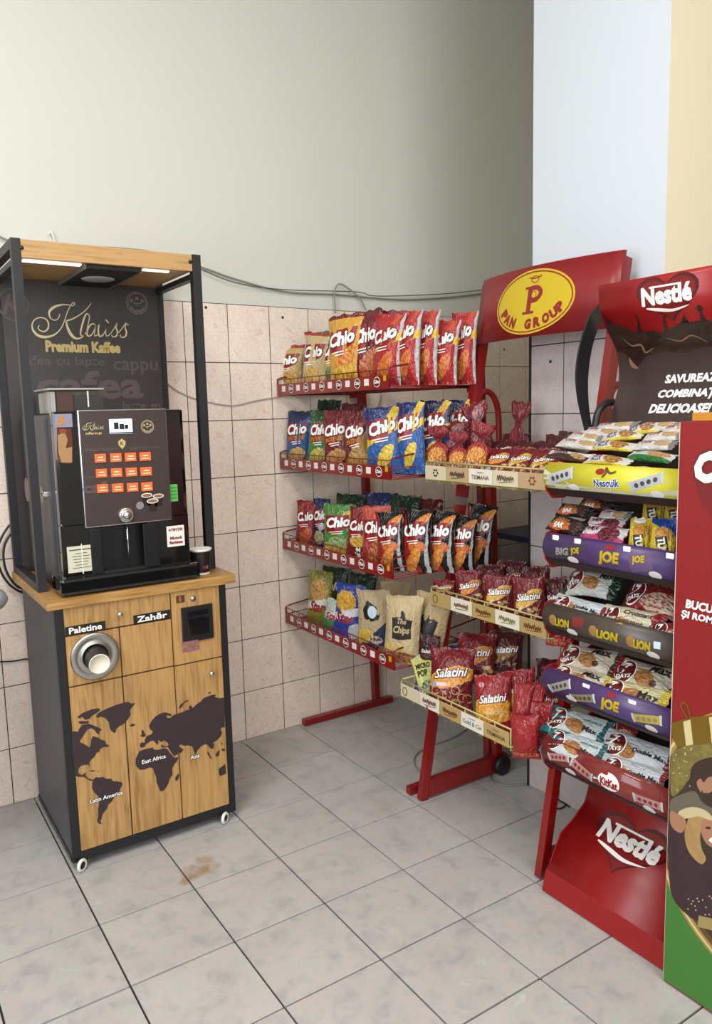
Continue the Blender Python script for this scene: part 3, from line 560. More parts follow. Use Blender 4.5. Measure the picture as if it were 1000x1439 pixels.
def bag_mesh(key,w,h,t,m,backm=None,dec=(),seed=0,neck=0,flow=False,uvf=None):
    """pillow wrapper standing on z=0, front towards -Y. dec: (shape, material, lift) in metres about the front's centre"""
    bm=BM(); uvl=bm.loops.layers.uv.new('UVMap'); nu,nv=10,16; rs=random.Random(seed); ph=[rs.uniform(0,6.28) for _ in range(6)]; kk=[rs.choice((3,4,5)) for _ in range(2)]
    sl=.05 if not flow else .045
    def T(u,v):
        if v<sl or v>1-sl: return .0012
        s=(v-sl)/(1-2*sl); p=max(0,1-abs(2*s-1)**2.6)**.6
        e=max(0,1-abs(u)**2.4)**.62
        wr=math.cos(u*kk[0]*3.1+ph[0])*math.exp(-s*7)+math.cos(u*kk[1]*3.3+ph[1])*math.exp(-(1-s)*7)
        nn=noise.noise(V((u*1.3+ph[2],s*2.2+ph[3],seed*3.7)))
        return max(.0012,t/2*e*p*(1+(.18*(.5-s) if not flow else 0))*(1+.42*nn)+.13*t*wr*e)
    def Xo(u,v):
        s=min(1,max(0,(v-sl)/(1-2*sl))); p=max(0,1-abs(2*s-1)**2.6)**.6
        x=u*w/2*(1-.085*p)
        if neck: x*=1-(1-neck)*math.exp(-((v-.68)/.10)**2)
        return x
    lean=[rs.uniform(-.012,.012)*h/.25 for _ in range(2)]
    def off(u,v): return lean[0]*math.sin(v*3.1)+ (rs_n(u,v))
    def rs_n(u,v): return .006*(h/.25)*noise.noise(V((u*1.1+ph[4],v*2.5+ph[5],seed)))+ ((.012*(h/.25))*(v-1+sl*2)/(sl*2)*math.cos(u*2.2+ph[1]) if v>1-2*sl and not flow else 0)
    def F(u,v,l=0):
        tt=T(u,v)
        if neck: tt*=1-(1-neck)*math.exp(-((v-.68)/.10)**2)
        return V((Xo(u,v),off(u,v)-tt-l,v*h+ (.004*math.sin(u*9+ph[0]) if v>1-sl else 0)))
    vsx=[0,sl*.5,sl]+[sl+(1-2*sl)*k/(nv-4) for k in range(1,nv-4)]+[1-sl,1-sl*.5,1]
    us=[math.sin(math.pi/2*(2*k/nu-1)) for k in range(nu+1)]
    Fv=[[bm.verts.new(F(u,v)) for u in us] for v in vsx]
    Bv=[[None]*(nu+1) for _ in vsx]
    for j,v in enumerate(vsx):
        for i,u in enumerate(us):
            if i in (0,nu): Bv[j][i]=Fv[j][i]
            else:
                p=F(u,v); Bv[j][i]=bm.verts.new(V((p.x,2*off(u,v)-p.y,p.z)))
    for j in range(len(vsx)-1):
        for i in range(nu):
            f=bm.faces.new((Fv[j][i],Fv[j][i+1],Fv[j+1][i+1],Fv[j+1][i])); f.smooth=True
            for l,(a,b_) in zip(f.loops,((i,j),(i+1,j),(i+1,j+1),(i,j+1))):
                l[uvl].uv=((us[a]+1)/2,vsx[b_]) if not flow else (vsx[b_],1-(us[a]+1)/2)
            q=[Bv[j][i],Bv[j+1][i],Bv[j+1][i+1],Bv[j][i+1]]
            try:
                f=bm.faces.new(q); f.smooth=True; f.material_index=1 if backm else 0
                for l in f.loops: l[uvl].uv=(.02,.02)
            except ValueError: pass
    ms=[m]+([backm] if backm else [])
    if dec:
        fin(bm)
        for sh,dm,lf in dec:
            if dm not in ms: ms.append(dm)
            if flow: fn=lambda x,y,e,lf=lf:F(max(-.97,min(.97,-y/(w/2)/(1-.085))),min(.99,max(.01,.5+x/h)),lf*.0005+e)
            else: fn=lambda x,y,e,lf=lf:F(max(-.97,min(.97,x/(w/2)/(1-.085))),min(.99,max(.01,.5+y/h)),lf*.0005+e)
            decal(bm,sh,fn,ms.index(dm),cut=.012)
    me=D.meshes.new(key); bm.to_mesh(me); bm.free()
    for q in ms: me.materials.append(q)
    return me
KM={}
def logo(s,cx,cy,W,fill=None,out=None,rot=0,bold=.035,shear=.25,ob=.10,H=None):
    fill=fill or WPRINT; r=[]
    if out: r.append((txt(s,cx,cy,W=W,H=H,rot=rot,bold=ob,shear=shear,ref=bold),out,1))
    r.append((txt(s,cx,cy,W=W,H=H,rot=rot,bold=bold,shear=shear),fill,2)); return r
def sub(cx,cy,W,n=2,m_=None):
    return [(rect(cx+(.006 if k%2 else 0),cy-k*.010,W*(1-.2*k),.004,.12),m_ or WPRINT,2) for k in range(n)]
def splash(cx,cy,w,h): return [(poly([(cx-w*.5,cy+h*.45),(cx+w*.5,cy+h*.55),(cx+w*.42,cy-h*.1),(cx+w*.1,cy-h*.3),(cx-.05*w,cy-h*.6),(cx-w*.2,cy-h*.35),(cx-w*.48,cy-h*.4)]),RPRINT,.6)]
SC=mat('salty_maroon','5E0A16',.3); PINKW=mat('pink_white_print','F0C9D2',.4); TEAL=mat('teal_print','1D8C90',.4); GRN=mat('green_print','2C7A35',.4)
W0,H0,T0=.19,.28,.075
def chips(key,base,layers,extra=(),foil=True,intense=False,lw=.135,rot=.12,ly=.045):
    m=wrap_mat('wrapper_'+key,base,layers)
    d=list(splash(0,ly-.012,.15,.10)) if not intense else list(splash(0,ly-.02,.13,.11))
    d+=logo('Chio',-.002,ly+.002,lw,out=MAR,rot=rot,bold=.05,shear=.2,ob=.12)
    if intense: d+=logo('INTENSE',.0,ly-.043,.115,fill=mat('amber_print','F0A030',.4),out=MAR,rot=rot,bold=.03,ob=.08)+sub(0,ly-.062,.07,2)
    else: d+=sub(-.01,ly-.048,.08,2)
    return bag_mesh('crisp_bag',W0,H0,T0,m,FOIL if foil else None,d+list(extra),seed=len(KM))
CH1,CH2='F2C84B','D99A2B'
def ball(): 
    o=[(ell(.02,-.095,.028,.028,n=20),WPRINT,2),(ell(.02,-.095,.009,.009,n=5),BPRINT,3)]
    for k in range(5): a=R(90+72*k); o.append((ell(.02+.024*math.cos(a),-.095+.024*math.sin(a),.006,.005,n=5),BPRINT,3))
    return o
PROTO={
 'gold_tan':lambda:chips('gold_tan','D6B26E',[('B',0,1,.93,1.1,'B03020'),('E',.55,.25,.3,.16,20,'E3B347','C98F2A'),('B',0,1,0,.10,'6A1820')]),
 'tan_swirl':lambda:chips('tan_swirl','DCC18A',[('B',0,1,.94,1.1,'B03020'),('E',.6,.22,.35,.2,0,'E8C060','D0A050')]),
 'green_gold':lambda:chips('green_gold','2F6A3A',[('H',0,-1,-.62,'D9B450'),('E',.5,.25,.3,.15,0,'8AA05A','5F7E4B')]),
 'gold_red':lambda:chips('gold_red','E2A52C',[('B',0,1,.95,1.1,'7A1A14'),('E',.55,.35,.35,.16,30,'F0962C','C9701E'),('E',.6,.2,.45,.1,0,'EEC23C','C58F22')]),
 'maroon':lambda:chips('maroon','6E131D',[('E',.6,.3,.35,.15,20,'D9752C','B8501E'),('B',0,1,0,.07,'46101A')]),
 'maroon_plain':lambda:chips('maroon_plain','7B1620',[('E',.4,.85,.25,.06,0,'B9B1B0','8A7A7C')]),
 'red_band':lambda:chips('red_band','B81A1C',[('H',1,0,.925,'C4BFC0'),('E',.72,.88,.24,.09,60,'E2572A','C8401E'),('B',-.22,1,.42,.53,'EFBE1B'),('E',.55,.26,.32,.14,30,'D5601F','E88A28')],ly=.055,rot=.25),
 'blue_int':lambda:chips('blue_int','2A5C96',[('H',-.4,1,.55,'24345E'),('E',.5,.2,.36,.13,10,'E6BE78','D09A4A')],intense=True),
 'green_int':lambda:chips('green_int','3E8A3C',[('H',0,1,.80,'27552F'),('E',.5,.2,.38,.14,10,'E2CF62','B8A43C')],intense=True),
 'maroon_int':lambda:chips('maroon_int','75141E',[('E',.5,.2,.4,.13,10,'E0A46A','C47A3C')],intense=True),
 'gold_int':lambda:chips('gold_int','6A141C',[('H',.5,-1,-.18,'B98B3A'),('E',.5,.16,.42,.13,10,'DDB565','C08C3A')],intense=True),
 'blue_band':lambda:chips('blue_band','2C5FA6',[('H',-.3,1,.70,'25306E'),('E',.78,.87,.24,.10,40,'F2CC3A','DDAE28'),('B',-.28,1,.40,.51,'F0C91F'),('E',.55,.26,.28,.13,30,'F3D541','DDB22A')],ly=.055,rot=.25),
 'navy_band':lambda:chips('navy_band','274C8C',[('H',0,1,.72,'1B2242'),('E',.74,.86,.24,.10,40,'E6B93A','C89828'),('B',-.2,1,.40,.50,'E4BC1F'),('E',.5,.27,.28,.13,30,'EFCF41','DDB22A')],ly=.055,rot=.2),
 'red':lambda:chips('red','96181A',[('E',.55,.25,.34,.16,20,'D8662A','A84A1E')]),
 'navy':lambda:chips('navy','1E2C5C',[('E',.5,.22,.3,.14,0,'D5C28A','8A9A5A'),('E',.6,.45,.2,.08,0,'D9D2D6')]),
 'green':lambda:chips('green','4C8A34',[('H',0,-1,-.28,'C9A64A'),('E',.82,.80,.2,.08,0,'EAC23E'),('E',.5,.28,.34,.12,0,'9DB26A','6E8F49'),('E',.5,.14,.5,.08,0,'D7B454','B98E36')]),
 'soccer':lambda:chips('soccer','8E1A1C',[('E',.55,.38,.34,.13,0,'F2C53A','D99A2B')],ball()),
 'orange_red':lambda:chips('orange_red','A62B22',[('H',0,1,.78,'C24A34'),('E',.5,.24,.42,.16,40,'C9772E','8E3E22')]),
 'black_red':lambda:chips('black_red','141214',[('H',1,-.15,.80,'B9B5B6'),('H',1,0,.94,'141214'),('H',-.7,-.4,-.45,'A3181A'),('E',.75,.84,.24,.08,20,'F09A3A','D8761E'),('E',.6,.42,.3,.09,0,'E87A28','C4581C'),('E',.45,.2,.34,.13,30,'F0A43A','E0701E')],ly=.05),
 'star_olive':lambda:bag_mesh('crisp_bag',W0,H0,T0,wrap_mat('wrapper_star_olive','8E8A2E',[('E',.5,.66,.4,.2,0,'D9A858','B8803A'),('B',-.1,1,.3,.44,'E9E6DC'),('B',0,1,0,.12,'7C8A22')]),FOIL,logo('Star',.0,-.035,.12,fill=RPRINT,bold=.04),seed=31),
 'star_green':lambda:bag_mesh('crisp_bag',W0,H0,T0,wrap_mat('wrapper_star_green','3F8A4C',[('H',0,1,.6,'B8C6B4'),('B',-.1,1,.4,.62,'EDEBE4')]),FOIL,logo('Star',.0,.01,.13,fill=RPRINT,bold=.04),seed=32),
 'star_blue':lambda:bag_mesh('crisp_bag',W0,H0,T0,wrap_mat('wrapper_star_blue','2B45A8',[('E',.42,.68,.4,.2,0,'F0BC2E','DB8F22'),('B',-.2,1,.26,.42,'ECEAF2'),('E',.9,.1,.3,.2,0,'D8D8DE')]),FOIL,logo('Star',-.005,-.035,.13,fill=RPRINT,bold=.04)+logo('SNACKET',-.02,-.062,.09,fill=BLUEP,bold=.03),seed=33),
 'kraft_salt':lambda:bag_mesh('crisp_bag',W0,H0,T0,wrap_mat('wrapper_kraft_salt','C9B083',[('H',.5,-1,.02,'2C3350'),('E',.3,.2,.3,.12,0,'E8C23E','D2A52A'),('E',.62,.14,.2,.08,0,'EDE6D8','7A4A2E')],rough=.55),FOIL,[(poly([(-.05,.04),(-.04,.07),(-.02,.09),(.0,.075),(.03,.06),(.05,.03),(.04,.0),(.0,-.01),(-.04,.0)]),BPRINT,1),(ell(.005,.035,.026,.03),mat('pale_blue_print','C9DCE8',.4),2)],seed=34),
 'kraft':lambda:bag_mesh('crisp_bag',W0,H0,T0,wrap_mat('wrapper_kraft','CDB384',[('E',.25,.22,.35,.08,0,'DDBB3A','CDB384'),('E',.45,.09,.6,.09,0,'B87A3C','7A4020')],rough=.55),FOIL,[(poly([(-.045,.0),(-.05,.05),(-.02,.055),(-.012,.09),(.01,.075),(.02,.05),(.05,.045),(.045,.01),(.05,-.03),(-.01,-.04),(-.045,-.035)]),BPRINT,1)]+logo('The',0,.04,.045,fill=mat('kraft_print','CDB384',.5),bold=.03)+logo('Chips',0,-.0,.08,fill=mat('kraft_print'),bold=.04,H=.04),seed=35),
 'kraft_fold':lambda:bag_mesh('crisp_bag',W0,H0,T0,wrap_mat('wrapper_kraft_fold','C4A877',[('B',0,1,0,.28,'5A1E1C')],rough=.55),FOIL,[(poly([(-.05,.0),(-.04,.05),(0,.06),(.05,.04),(.04,-.02),(0,-.03)]),BPRINT,1)],seed=36),
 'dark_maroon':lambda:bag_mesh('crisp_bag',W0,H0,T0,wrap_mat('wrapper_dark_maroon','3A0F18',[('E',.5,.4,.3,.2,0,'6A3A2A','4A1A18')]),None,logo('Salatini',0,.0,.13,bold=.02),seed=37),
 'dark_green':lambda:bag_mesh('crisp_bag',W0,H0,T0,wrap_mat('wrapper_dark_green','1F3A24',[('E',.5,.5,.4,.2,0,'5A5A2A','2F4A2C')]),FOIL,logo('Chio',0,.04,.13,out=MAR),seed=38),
}
def sal(key,layers,extra,base='7A0D1A',seed=50,tx='Salatini'):
    return bag_mesh('snack_bag',.16,.20,.06,wrap_mat('wrapper_'+key,base,layers,rough=.25),None,logo(tx,.0,.018,.115,out=SC,rot=.12,bold=.02,ob=.10,shear=.35)+[(stroke([(-.045,.0),(.0,.002),(.05,.012)],.003),SC,1)]+list(extra),seed=seed)
def bits(cs,n,seed,y0=-.085,y1=-.03):
    r=random.Random(seed); o=[]
    for k in range(n):
        x,y=r.uniform(-.055,.06),r.uniform(y0,y1); o.append((ell(x,y,r.uniform(.008,.014),r.uniform(.006,.010),r.uniform(0,3),n=r.choice((4,5,9))),r.choice(cs),1+.2*k))
    return o
CR=mat('cracker_print','DDB26A',.45); CR2=mat('cracker_pale_print','E9D3A0',.45)
def rings_(n,seed):
    r=random.Random(seed); return [(ringd(r.uniform(-.05,.06),r.uniform(-.085,-.03),.014,.012,.003,8),CR,1.1) for _ in range(n)]
PROTO.update({
 'sal_mix':lambda:sal('sal_mix',[('E',.5,.55,.45,.15,22,'E8BE3C','E2A040')],bits([CR,CR2],11,1),seed=51),
 'sal_orange':lambda:sal('sal_orange',[('E',.55,.54,.42,.15,22,'EE9A2A','E07C2C'),('E',.2,.2,.1,.05,0,'9DB8D8')],bits([CR2,CR],7,2),seed=52),
 'sal_pretzel':lambda:sal('sal_pretzel',[('E',.5,.52,.55,.16,10,'F0B02E','E67E22')],rings_(9,3)+[(rect(-.03,-.02,.035,.012),PINKW,2),(rect(-.055,-.02,.014,.012),mat('sky_print','8CC3E8',.4),2)],seed=53),
 'sal_sticks':lambda:sal('sal_sticks',[('E',.5,.38,.62,.22,0,'EDB02C','E58424')],logo('Sticks',.01,-.028,.07,fill=mat('pale_yellow_print','F5DE9A',.4),bold=.02)+[(ell(-.045,.065,.012,.010),mat('rose_print','C08A94',.4),1)],base='9C0F18',seed=54),
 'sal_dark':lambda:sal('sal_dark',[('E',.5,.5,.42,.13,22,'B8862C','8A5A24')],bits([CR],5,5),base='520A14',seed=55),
 'popcorn':lambda:bag_mesh('snack_bag',.16,.20,.03,wrap_mat('wrapper_popcorn','DDE07A',[('E',.5,.2,.45,.2,0,'4A5A48','C9D4B0'),('B',0,1,.93,1.1,'C9CFB0')],rough=.35),None,logo('MICRO',-.005,.045,.10,fill=BPRINT,bold=.05,shear=0)+logo('POP',-.02,.012,.07,fill=BPRINT,bold=.05,shear=0)+[(ell(.01,.08,.012,.006),RPRINT,1)],seed=56),
 'blue_snack':lambda:bag_mesh('snack_bag',.16,.20,.05,wrap_mat('wrapper_blue_snack','1E4FB0',[('E',.5,.6,.4,.2,20,'DCE6F2','5C8AD0')],rough=.25),None,(),seed=57),
 'clear_tied':lambda:bag_mesh('tied_bag',.13,.20,.075,wrap_mat('wrapper_clear_tied','B5302A',[('H',0,1,.62,'8E1A22'),('E',.5,.32,.42,.22,0,'F0B83A','D9583A'),('E',.5,.16,.6,.10,0,'E7C5A0','A8242C')],rough=.15,crinkle=.8),None,(),seed=58,neck=.16),
 'clear_foil':lambda:bag_mesh('tied_bag',.14,.22,.07,wrap_mat('wrapper_clear_foil','7E1620',[('E',.5,.7,.4,.2,30,'B98A8C','8A2A34'),('E',.4,.2,.4,.16,0,'D8A05A','B03A34')],rough=.12,crinkle=.9),None,(),seed=59,neck=.22),
 'red_tied':lambda:bag_mesh('tied_bag',.12,.22,.06,wrap_mat('wrapper_red_tied','7A0E18',[('E',.5,.22,.4,.16,0,'D9A04A','A02028')],rough=.15,crinkle=.9),None,(),seed=60,neck=.35),
 'red_crinkle':lambda:bag_mesh('snack_bag',.14,.20,.06,wrap_mat('wrapper_red_crinkle','A50D16',[('E',.5,.12,.5,.07,0,'D98050','A50D16')],rough=.2,crinkle=.5),None,(),seed=61),
})
# flow wraps: length along the wrapper, seals at the ends
def days(key,base,layers,words,wcol=None,L_=.19,W_=.095,seed=70,t=.05):
    d=[(ell(-.050,.0,.030,.033),MAR,1),(ringd(-.050,.0,.030,.033,.003),WPRINT,1.5)]+logo('7',-.054,.008,.024,H=.034,bold=.03,shear=.2)+logo('DAYS',-.048,-.014,.042,bold=.035,shear=0,rot=.25)
    d=[(s,m_,l) for s,m_,l in d]
    for s,cx,cy,w_,c in words: d+=logo(s,cx,cy,w_,fill=c,bold=.035,shear=.1,rot=.03)
    return bag_mesh('wrapped_croissant',W_,L_,t,wrap_mat('wrapper_'+key,base,layers,rough=.3),None,d,seed=seed,flow=True)
CRO=('E',.56,.42,.15,.26,15,'C98D4E','A86A34')
def flow(key,base,layers,words=(),L_=.15,W_=.05,t=.03,seed=80):
    d=[]
    for s,cx,cy,w_,c,o in words: d+=logo(s,cx,cy,w_,fill=c,out=o,bold=.03,shear=.15)
    return bag_mesh('snack_bar',W_,L_,t,wrap_mat('wrapper_'+key,base,layers,rough=.3),None,d,seed=seed,flow=True)
PROTO.update({
 'd_dark':lambda:days('d_dark','D8D4CC',[('H',-1,0,-.10,'234A30'),('H',1,0,.88,'20402C'),CRO],[('Max',.055,.018,.045,BPRINT)],seed=71),
 'd_double':lambda:days('d_double','DDE2E6',[('H',1,0,.93,'8C1220'),CRO[:1]+(.40,)+CRO[2:]],[('Double Max',.045,.0,.085,BPRINT)],seed=72),
 'd_cream':lambda:days('d_cream','E8DEC0',[('H',1,0,.86,'9A1420'),('E',.42,.25,.16,.25,0,'D9A85E','B87C3A')],[('Croissant',.03,.018,.08,mat('brown_script_print','5A4028',.5)),('Croissant',.015,-.012,.08,mat('brown_script_print'))],seed=73),
 'd_red':lambda:days('d_red','8C1220',[('H',-1,.2,-.14,'5A0E16'),('E',.7,.3,.3,.3,0,'D9C0A0','A0343A')],[],seed=74),
 'd_max':lambda:days('d_max','DDD0B8',[('H',-1,0,-.09,'9A1420'),('H',1,0,.92,'5A3A2A'),CRO,('E',.72,.3,.05,.1,0,'5A3424')],[('Max',.045,.022,.055,BPRINT)],seed=75),
 'd_yellow':lambda:days('d_yellow','EDE3A8',[('H',-1,0,-.12,'EAD21E'),('H',1,0,.9,'E2C92A'),CRO],[('Max',.05,.0,.06,BPRINT)],seed=76),
 'd_teal':lambda:days('d_teal','DCE3E4',[('H',-1,.25,-.16,'1B8C94'),('H',1,0,.9,'2A6068'),CRO],[('COCONUT',.05,.018,.05,TEAL),('Max',.055,-.008,.04,BPRINT)],seed=77),
 'b_brown':lambda:flow('b_brown','4A2C22',[('H',0,1,.52,'E6E0D6'),('E',.72,.45,.16,.3,20,'D8B27A','8A5A34')],[('KRENA',-.03,.008,.05,BPRINT,None)],seed=81),
 'b_yellow':lambda:flow('b_yellow','EAE4DA',[('H',0,-1,-.14,'E9D23A'),('E',.66,.5,.2,.42,0,'D99A4A','7A3E22')],[('Corny',-.035,.012,.04,RPRINT,None),('MILK',-.03,-.007,.04,BLUEP,None)],seed=82),
 'b_green':lambda:flow('b_green','E4E2DA',[('H',-.1,-1,-.36,'2C7A35'),('E',.68,.58,.24,.32,0,'DDAA6A','B87840')],[('NUT',-.035,.012,.035,GRN,None)],seed=83),
 'b_white':lambda:flow('b_white','E6E2DC',[('E',.7,.5,.2,.3,0,'D9B27A','C09A6A'),('E',.95,.5,.07,.6,0,'8C8C86')],[('Corny',-.03,.006,.045,RPRINT,None)],seed=84),
 'b_black':lambda:flow('b_black','1C1718',[('E',.35,.35,.35,.3,8,'E07A30','C4581C'),('E',.75,.5,.14,.35,0,'4A2A24')],[('CHOCO',-.02,.008,.05,mat('amber_print'),None),('BAR',-.02,-.012,.04,WPRINT,None)],seed=85,W_=.06),
 'b_pink':lambda:flow('b_pink','E8DDE0',[('H',0,-1,-.42,'D0407A'),('E',.68,.5,.22,.4,0,'4A1A22','A83A4A')],[('MILK',-.035,.012,.05,MAR,None),('& CHERRY',-.035,-.007,.055,WPRINT,None)],seed=86,W_=.065),
 'tuc':lambda:bag_mesh('cracker_pack',.06,.115,.03,wrap_mat('wrapper_tuc','F0CC1E',[('E',.5,.66,.4,.17,0,'E9A83A','D08A2A')],rough=.35),None,[(rect(.0,-.018,.026,.05,.2),BPRINT,1)]+logo('TUC',.0,-.018,.045,rot=-1.37,bold=.04,shear=0)+[(ell(-.005,.048,.015,.008),WPRINT,1)],seed=87),
 'tuc_blue':lambda:bag_mesh('cracker_pack',.06,.115,.03,wrap_mat('wrapper_tuc_blue','F0CC1E',[('H',.3,1,.88,'1E4FA8'),('E',.5,.62,.4,.17,0,'E9A83A','D08A2A')],rough=.35),None,[(rect(.0,-.018,.026,.05,.2),BPRINT,1)]+logo('TUC',.0,-.018,.045,rot=-1.37,bold=.04,shear=0),seed=88),
})
DIM={}
def proto(k):
    if k not in KM:
        KM[k]=PROTO[k](); v=[q.co for q in KM[k].vertices]; DIM[k]=(max(a.x for a in v)-min(a.x for a in v),max(a.z for a in v))
    return KM[k]
VIEW=lambda P:V((P[0]-CP.x,P[1]-CP.y)).normalized()
def stand(k,name,label,cat,group,px,top,wpx,x,zs,yaw,lean=4,wmax=.235,roll=0):
    "a bag standing on a shelf at height zs, its foot at depth x, seen at column px, its top at row top"
    me=proto(k); w0,h0=DIM[k]; P=onx(px,top,x); jr=random.Random(int(px*7+top)); yaw+=jr.uniform(-7,7); roll+=jr.uniform(-3.5,3.5)
    for _ in range(2): pass
    y=P.y; h=vert(px,top,(x,y))-zs; ph=R(-90+yaw); d=(V((x,y,0))-V((CP.x,CP.y,0))).length; vr=V((RT.x,RT.y)).normalized()
    ww=wpx*d/CF/max(.35,abs(math.cos(ph)*vr.x+math.sin(ph)*vr.y)); ww=min(ww,wmax)
    o=D.objects.new(name,me); COL.objects.link(o); tag(o,label,cat,group)
    sx=ww/w0; sz=h/h0; o.matrix_world=Matrix.Translation((x,y,zs+.001))@Matrix.Rotation(ph,4,'Z')@Matrix.Rotation(R(-lean),4,'X')@Matrix.Rotation(R(roll),4,'Y')@Matrix.Diagonal((sx,(sx+sz)/2,sz,1))
    return o
def free(k,name,label,cat,group,P,w,h,ph,tilt,roll=0,thick=1):
    "a bag whose foot is at P: w x h, turned ph about z, tilted back, rolled in its own plane"
    me=proto(k); w0,h0=DIM[k]; o=D.objects.new(name,me); COL.objects.link(o); tag(o,label,cat,group)
    o.matrix_world=Matrix.Translation(P)@Matrix.Rotation(R(ph),4,'Z')@Matrix.Rotation(R(-tilt),4,'X')@Matrix.Rotation(R(roll),4,'Y')@Matrix.Diagonal((w/w0,thick*(w/w0+h/h0)/2,h/h0,1)); return o
def laid(k,name,label,cat,group,a,b,p0,slope,width,lift=0):
    "a flow wrap lying on the tilted plane through p0, its ends seen at a and b"
    me=proto(k); w0,h0=DIM[k]; n=V((-math.sin(slope),0,math.cos(slope))); A=onp(*a,p0,n)+n*lift; B=onp(*b,p0,n)+n*lift
    z=(B-A); Ln=z.length; z.normalize(); y=-n; x=y.cross(z).normalized(); 
    o=D.objects.new(name,me); COL.objects.link(o); tag(o,label,cat,group); mm=Matrix((x,y,z)).transposed().to_4x4(); mm.translation=A
    o.matrix_world=mm@Matrix.Diagonal((width/w0,width/w0,Ln/h0,1)); return o

# ---------------------------------------------------------------- corner crisp rack
rk=thing('crisp_rack','red metal four-shelf crisp rack standing against the tiled back wall','shop rack',(.5,-.45,0))
for y in (-.03,-.86):
    bm=BM(); bar(bm,(.29,y,.017),(.81,y,.017),.03,.03); obj('foot',bm,RED,rk)
    bm=BM(); bar(bm,(.715,y,.03),(.665,y,1.72),.034,.03,up=(1,0,0)); obj('post',bm,RED,rk)
for z in (1.70,): bm=BM(); bar(bm,(.70 if z<1 else .667,-.03,z),(.70 if z<1 else .667,-.86,z),.02,.03); obj('cross_bar',bm,RED,rk)
CHW=mat('label_white','EDE4DA',.5); XS=.222
def crisp_shelf(zb,tag_y):
    bm=BM(); ya,yb=-.018,-.872
    box(bm,XS,XS+.004,ya,yb,zb,zb+.046); 
    bar(bm,(XS+.002,ya,zb),(XS+.002,yb,zb),.008,.008); strip=obj('price_strip',bm,RED,rk)
    n=6
    for k in range(n):
        y=ya-.035-(ya-yb-.07)*(k+.5)/n
        bm=BM(); box(bm,XS-.0016,XS,y+.04-.015,y+.04+.015,zb+.012,zb+.037,bev=.001) ; obj('price_tag',bm,CHW,strip)
        def fn(yy,z,l): return (XS-l-.0003,-yy,z)
        prints('round_logo',strip,[(ell(-(y-.028),zb+.023,.021,.019),WPRINT,1),(ell(-(y-.028),zb+.023,.0185,.0165),MAR,2),(txt('Chio',-(y-.028),zb+.024,W=.034,bold=.05,shear=.2),WPRINT,3)],fn)
    bm=BM(); y=yb+.03; box(bm,XS-.002,XS,y-.015,y+.0,zb+.025,zb+.045); obj('yellow_tag',bm,YP,strip)
    # wire floor, side and front rails
    bm=BM()
    xb=.66
    for q in range(14): yy=ya+(yb-ya)*q/13; tube(bm,[(XS+.005,yy,zb+.006),(xb,yy,zb+.006)],.0024,6)
    for xx in (XS+.01,.36,.52,xb): tube(bm,[(xx,ya,zb+.003),(xx,yb,zb+.003)],.0035,6)
    obj('wire_floor',bm,REDD,rk)
    for yy in (ya,yb):
        bm=BM(); tube(bm,[(XS+.003,yy,zb),(XS+.003,yy,zb+.07),(XS+.02,yy,zb+.075),(xb,yy,zb+.13),(xb,yy,zb)],.0035,6); tube(bm,[(XS+.003,yy,zb+.035),(xb,yy,zb+.06)],.0025,6); tube(bm,[(XS+.003,yy,zb),(xb,yy,zb)],.0045,6); obj('side_wire',bm,REDD,rk)
    bm=BM(); tube(bm,[(XS+.003,ya,zb+.066),(XS+.003,yb,zb+.066)],.0022,6)
    for q in range(15): yy=ya+(yb-ya)*q/14; tube(bm,[(XS+.003,yy,zb+.04),(XS+.003,yy,zb+.066)],.0016,5)
    obj('front_wire',bm,REDD,rk)
    for yy in (ya-.01,yb+.01): bm=BM(); bar(bm,(xb-.05,yy,zb-.01),(xb+.02,yy,zb-.01),.02,.02); obj('bracket',bm,RED,rk)
ZC=(1.575,1.246,.876,.526)
for z in ZC: crisp_shelf(z,0)
G1,G2,G3,G4=('crisp bags on the %s shelf of the red corner rack'%s for s in ('top','second','third','lowest'))
B='crisp_bag'; C_='crisp bag'
for k,px,top,wp,x,yaw,roll,lb in (
 ('gold_tan',404,484,40,.29,22,2,'tan crisp bag with red label at the far left of the top rack shelf'),
 ('tan_swirl',436,466,36,.30,25,8,'tan crisp bag with raised red corner, second from left on top shelf'),
 ('green_gold',468,462,34,.36,30,0,'green-topped crisp bag tucked behind the large gold one on the top shelf'),
 ('gold_red',487,440,50,.27,30,-3,'large gold crisp bag with red splash in the middle of the top shelf'),
 ('maroon',518,433,42,.32,20,0,'maroon crisp bag with white logo just right of the large gold bag'),
 ('maroon_plain',556,434,44,.42,35,0,'dark red crisp bag with silver edge peeking above the red yellow-banded bags'),
 ('red_band',540,440,40,.29,12,6,'red yellow-banded crisp bag leaning left against the maroon bag'),
 ('red_band',570,436,32,.33,16,1,'red yellow-banded crisp bag under the dark red one, second of its row'),
 ('red_band',595,435,32,.40,14,-1,'red yellow-banded crisp bag in the middle of the row on the top shelf end'),
 ('red_band',620,449,38,.46,24,0,'red yellow-banded crisp bag, shorter and second from the right of the top shelf'),
 ('red_band',650,437,32,.55,24,-2,'rightmost red yellow-banded crisp bag on the top shelf with pointed corner')):
    stand(k,B,lb,C_,G1,px,top,wp,x,ZC[0]+.008,yaw,roll=roll)
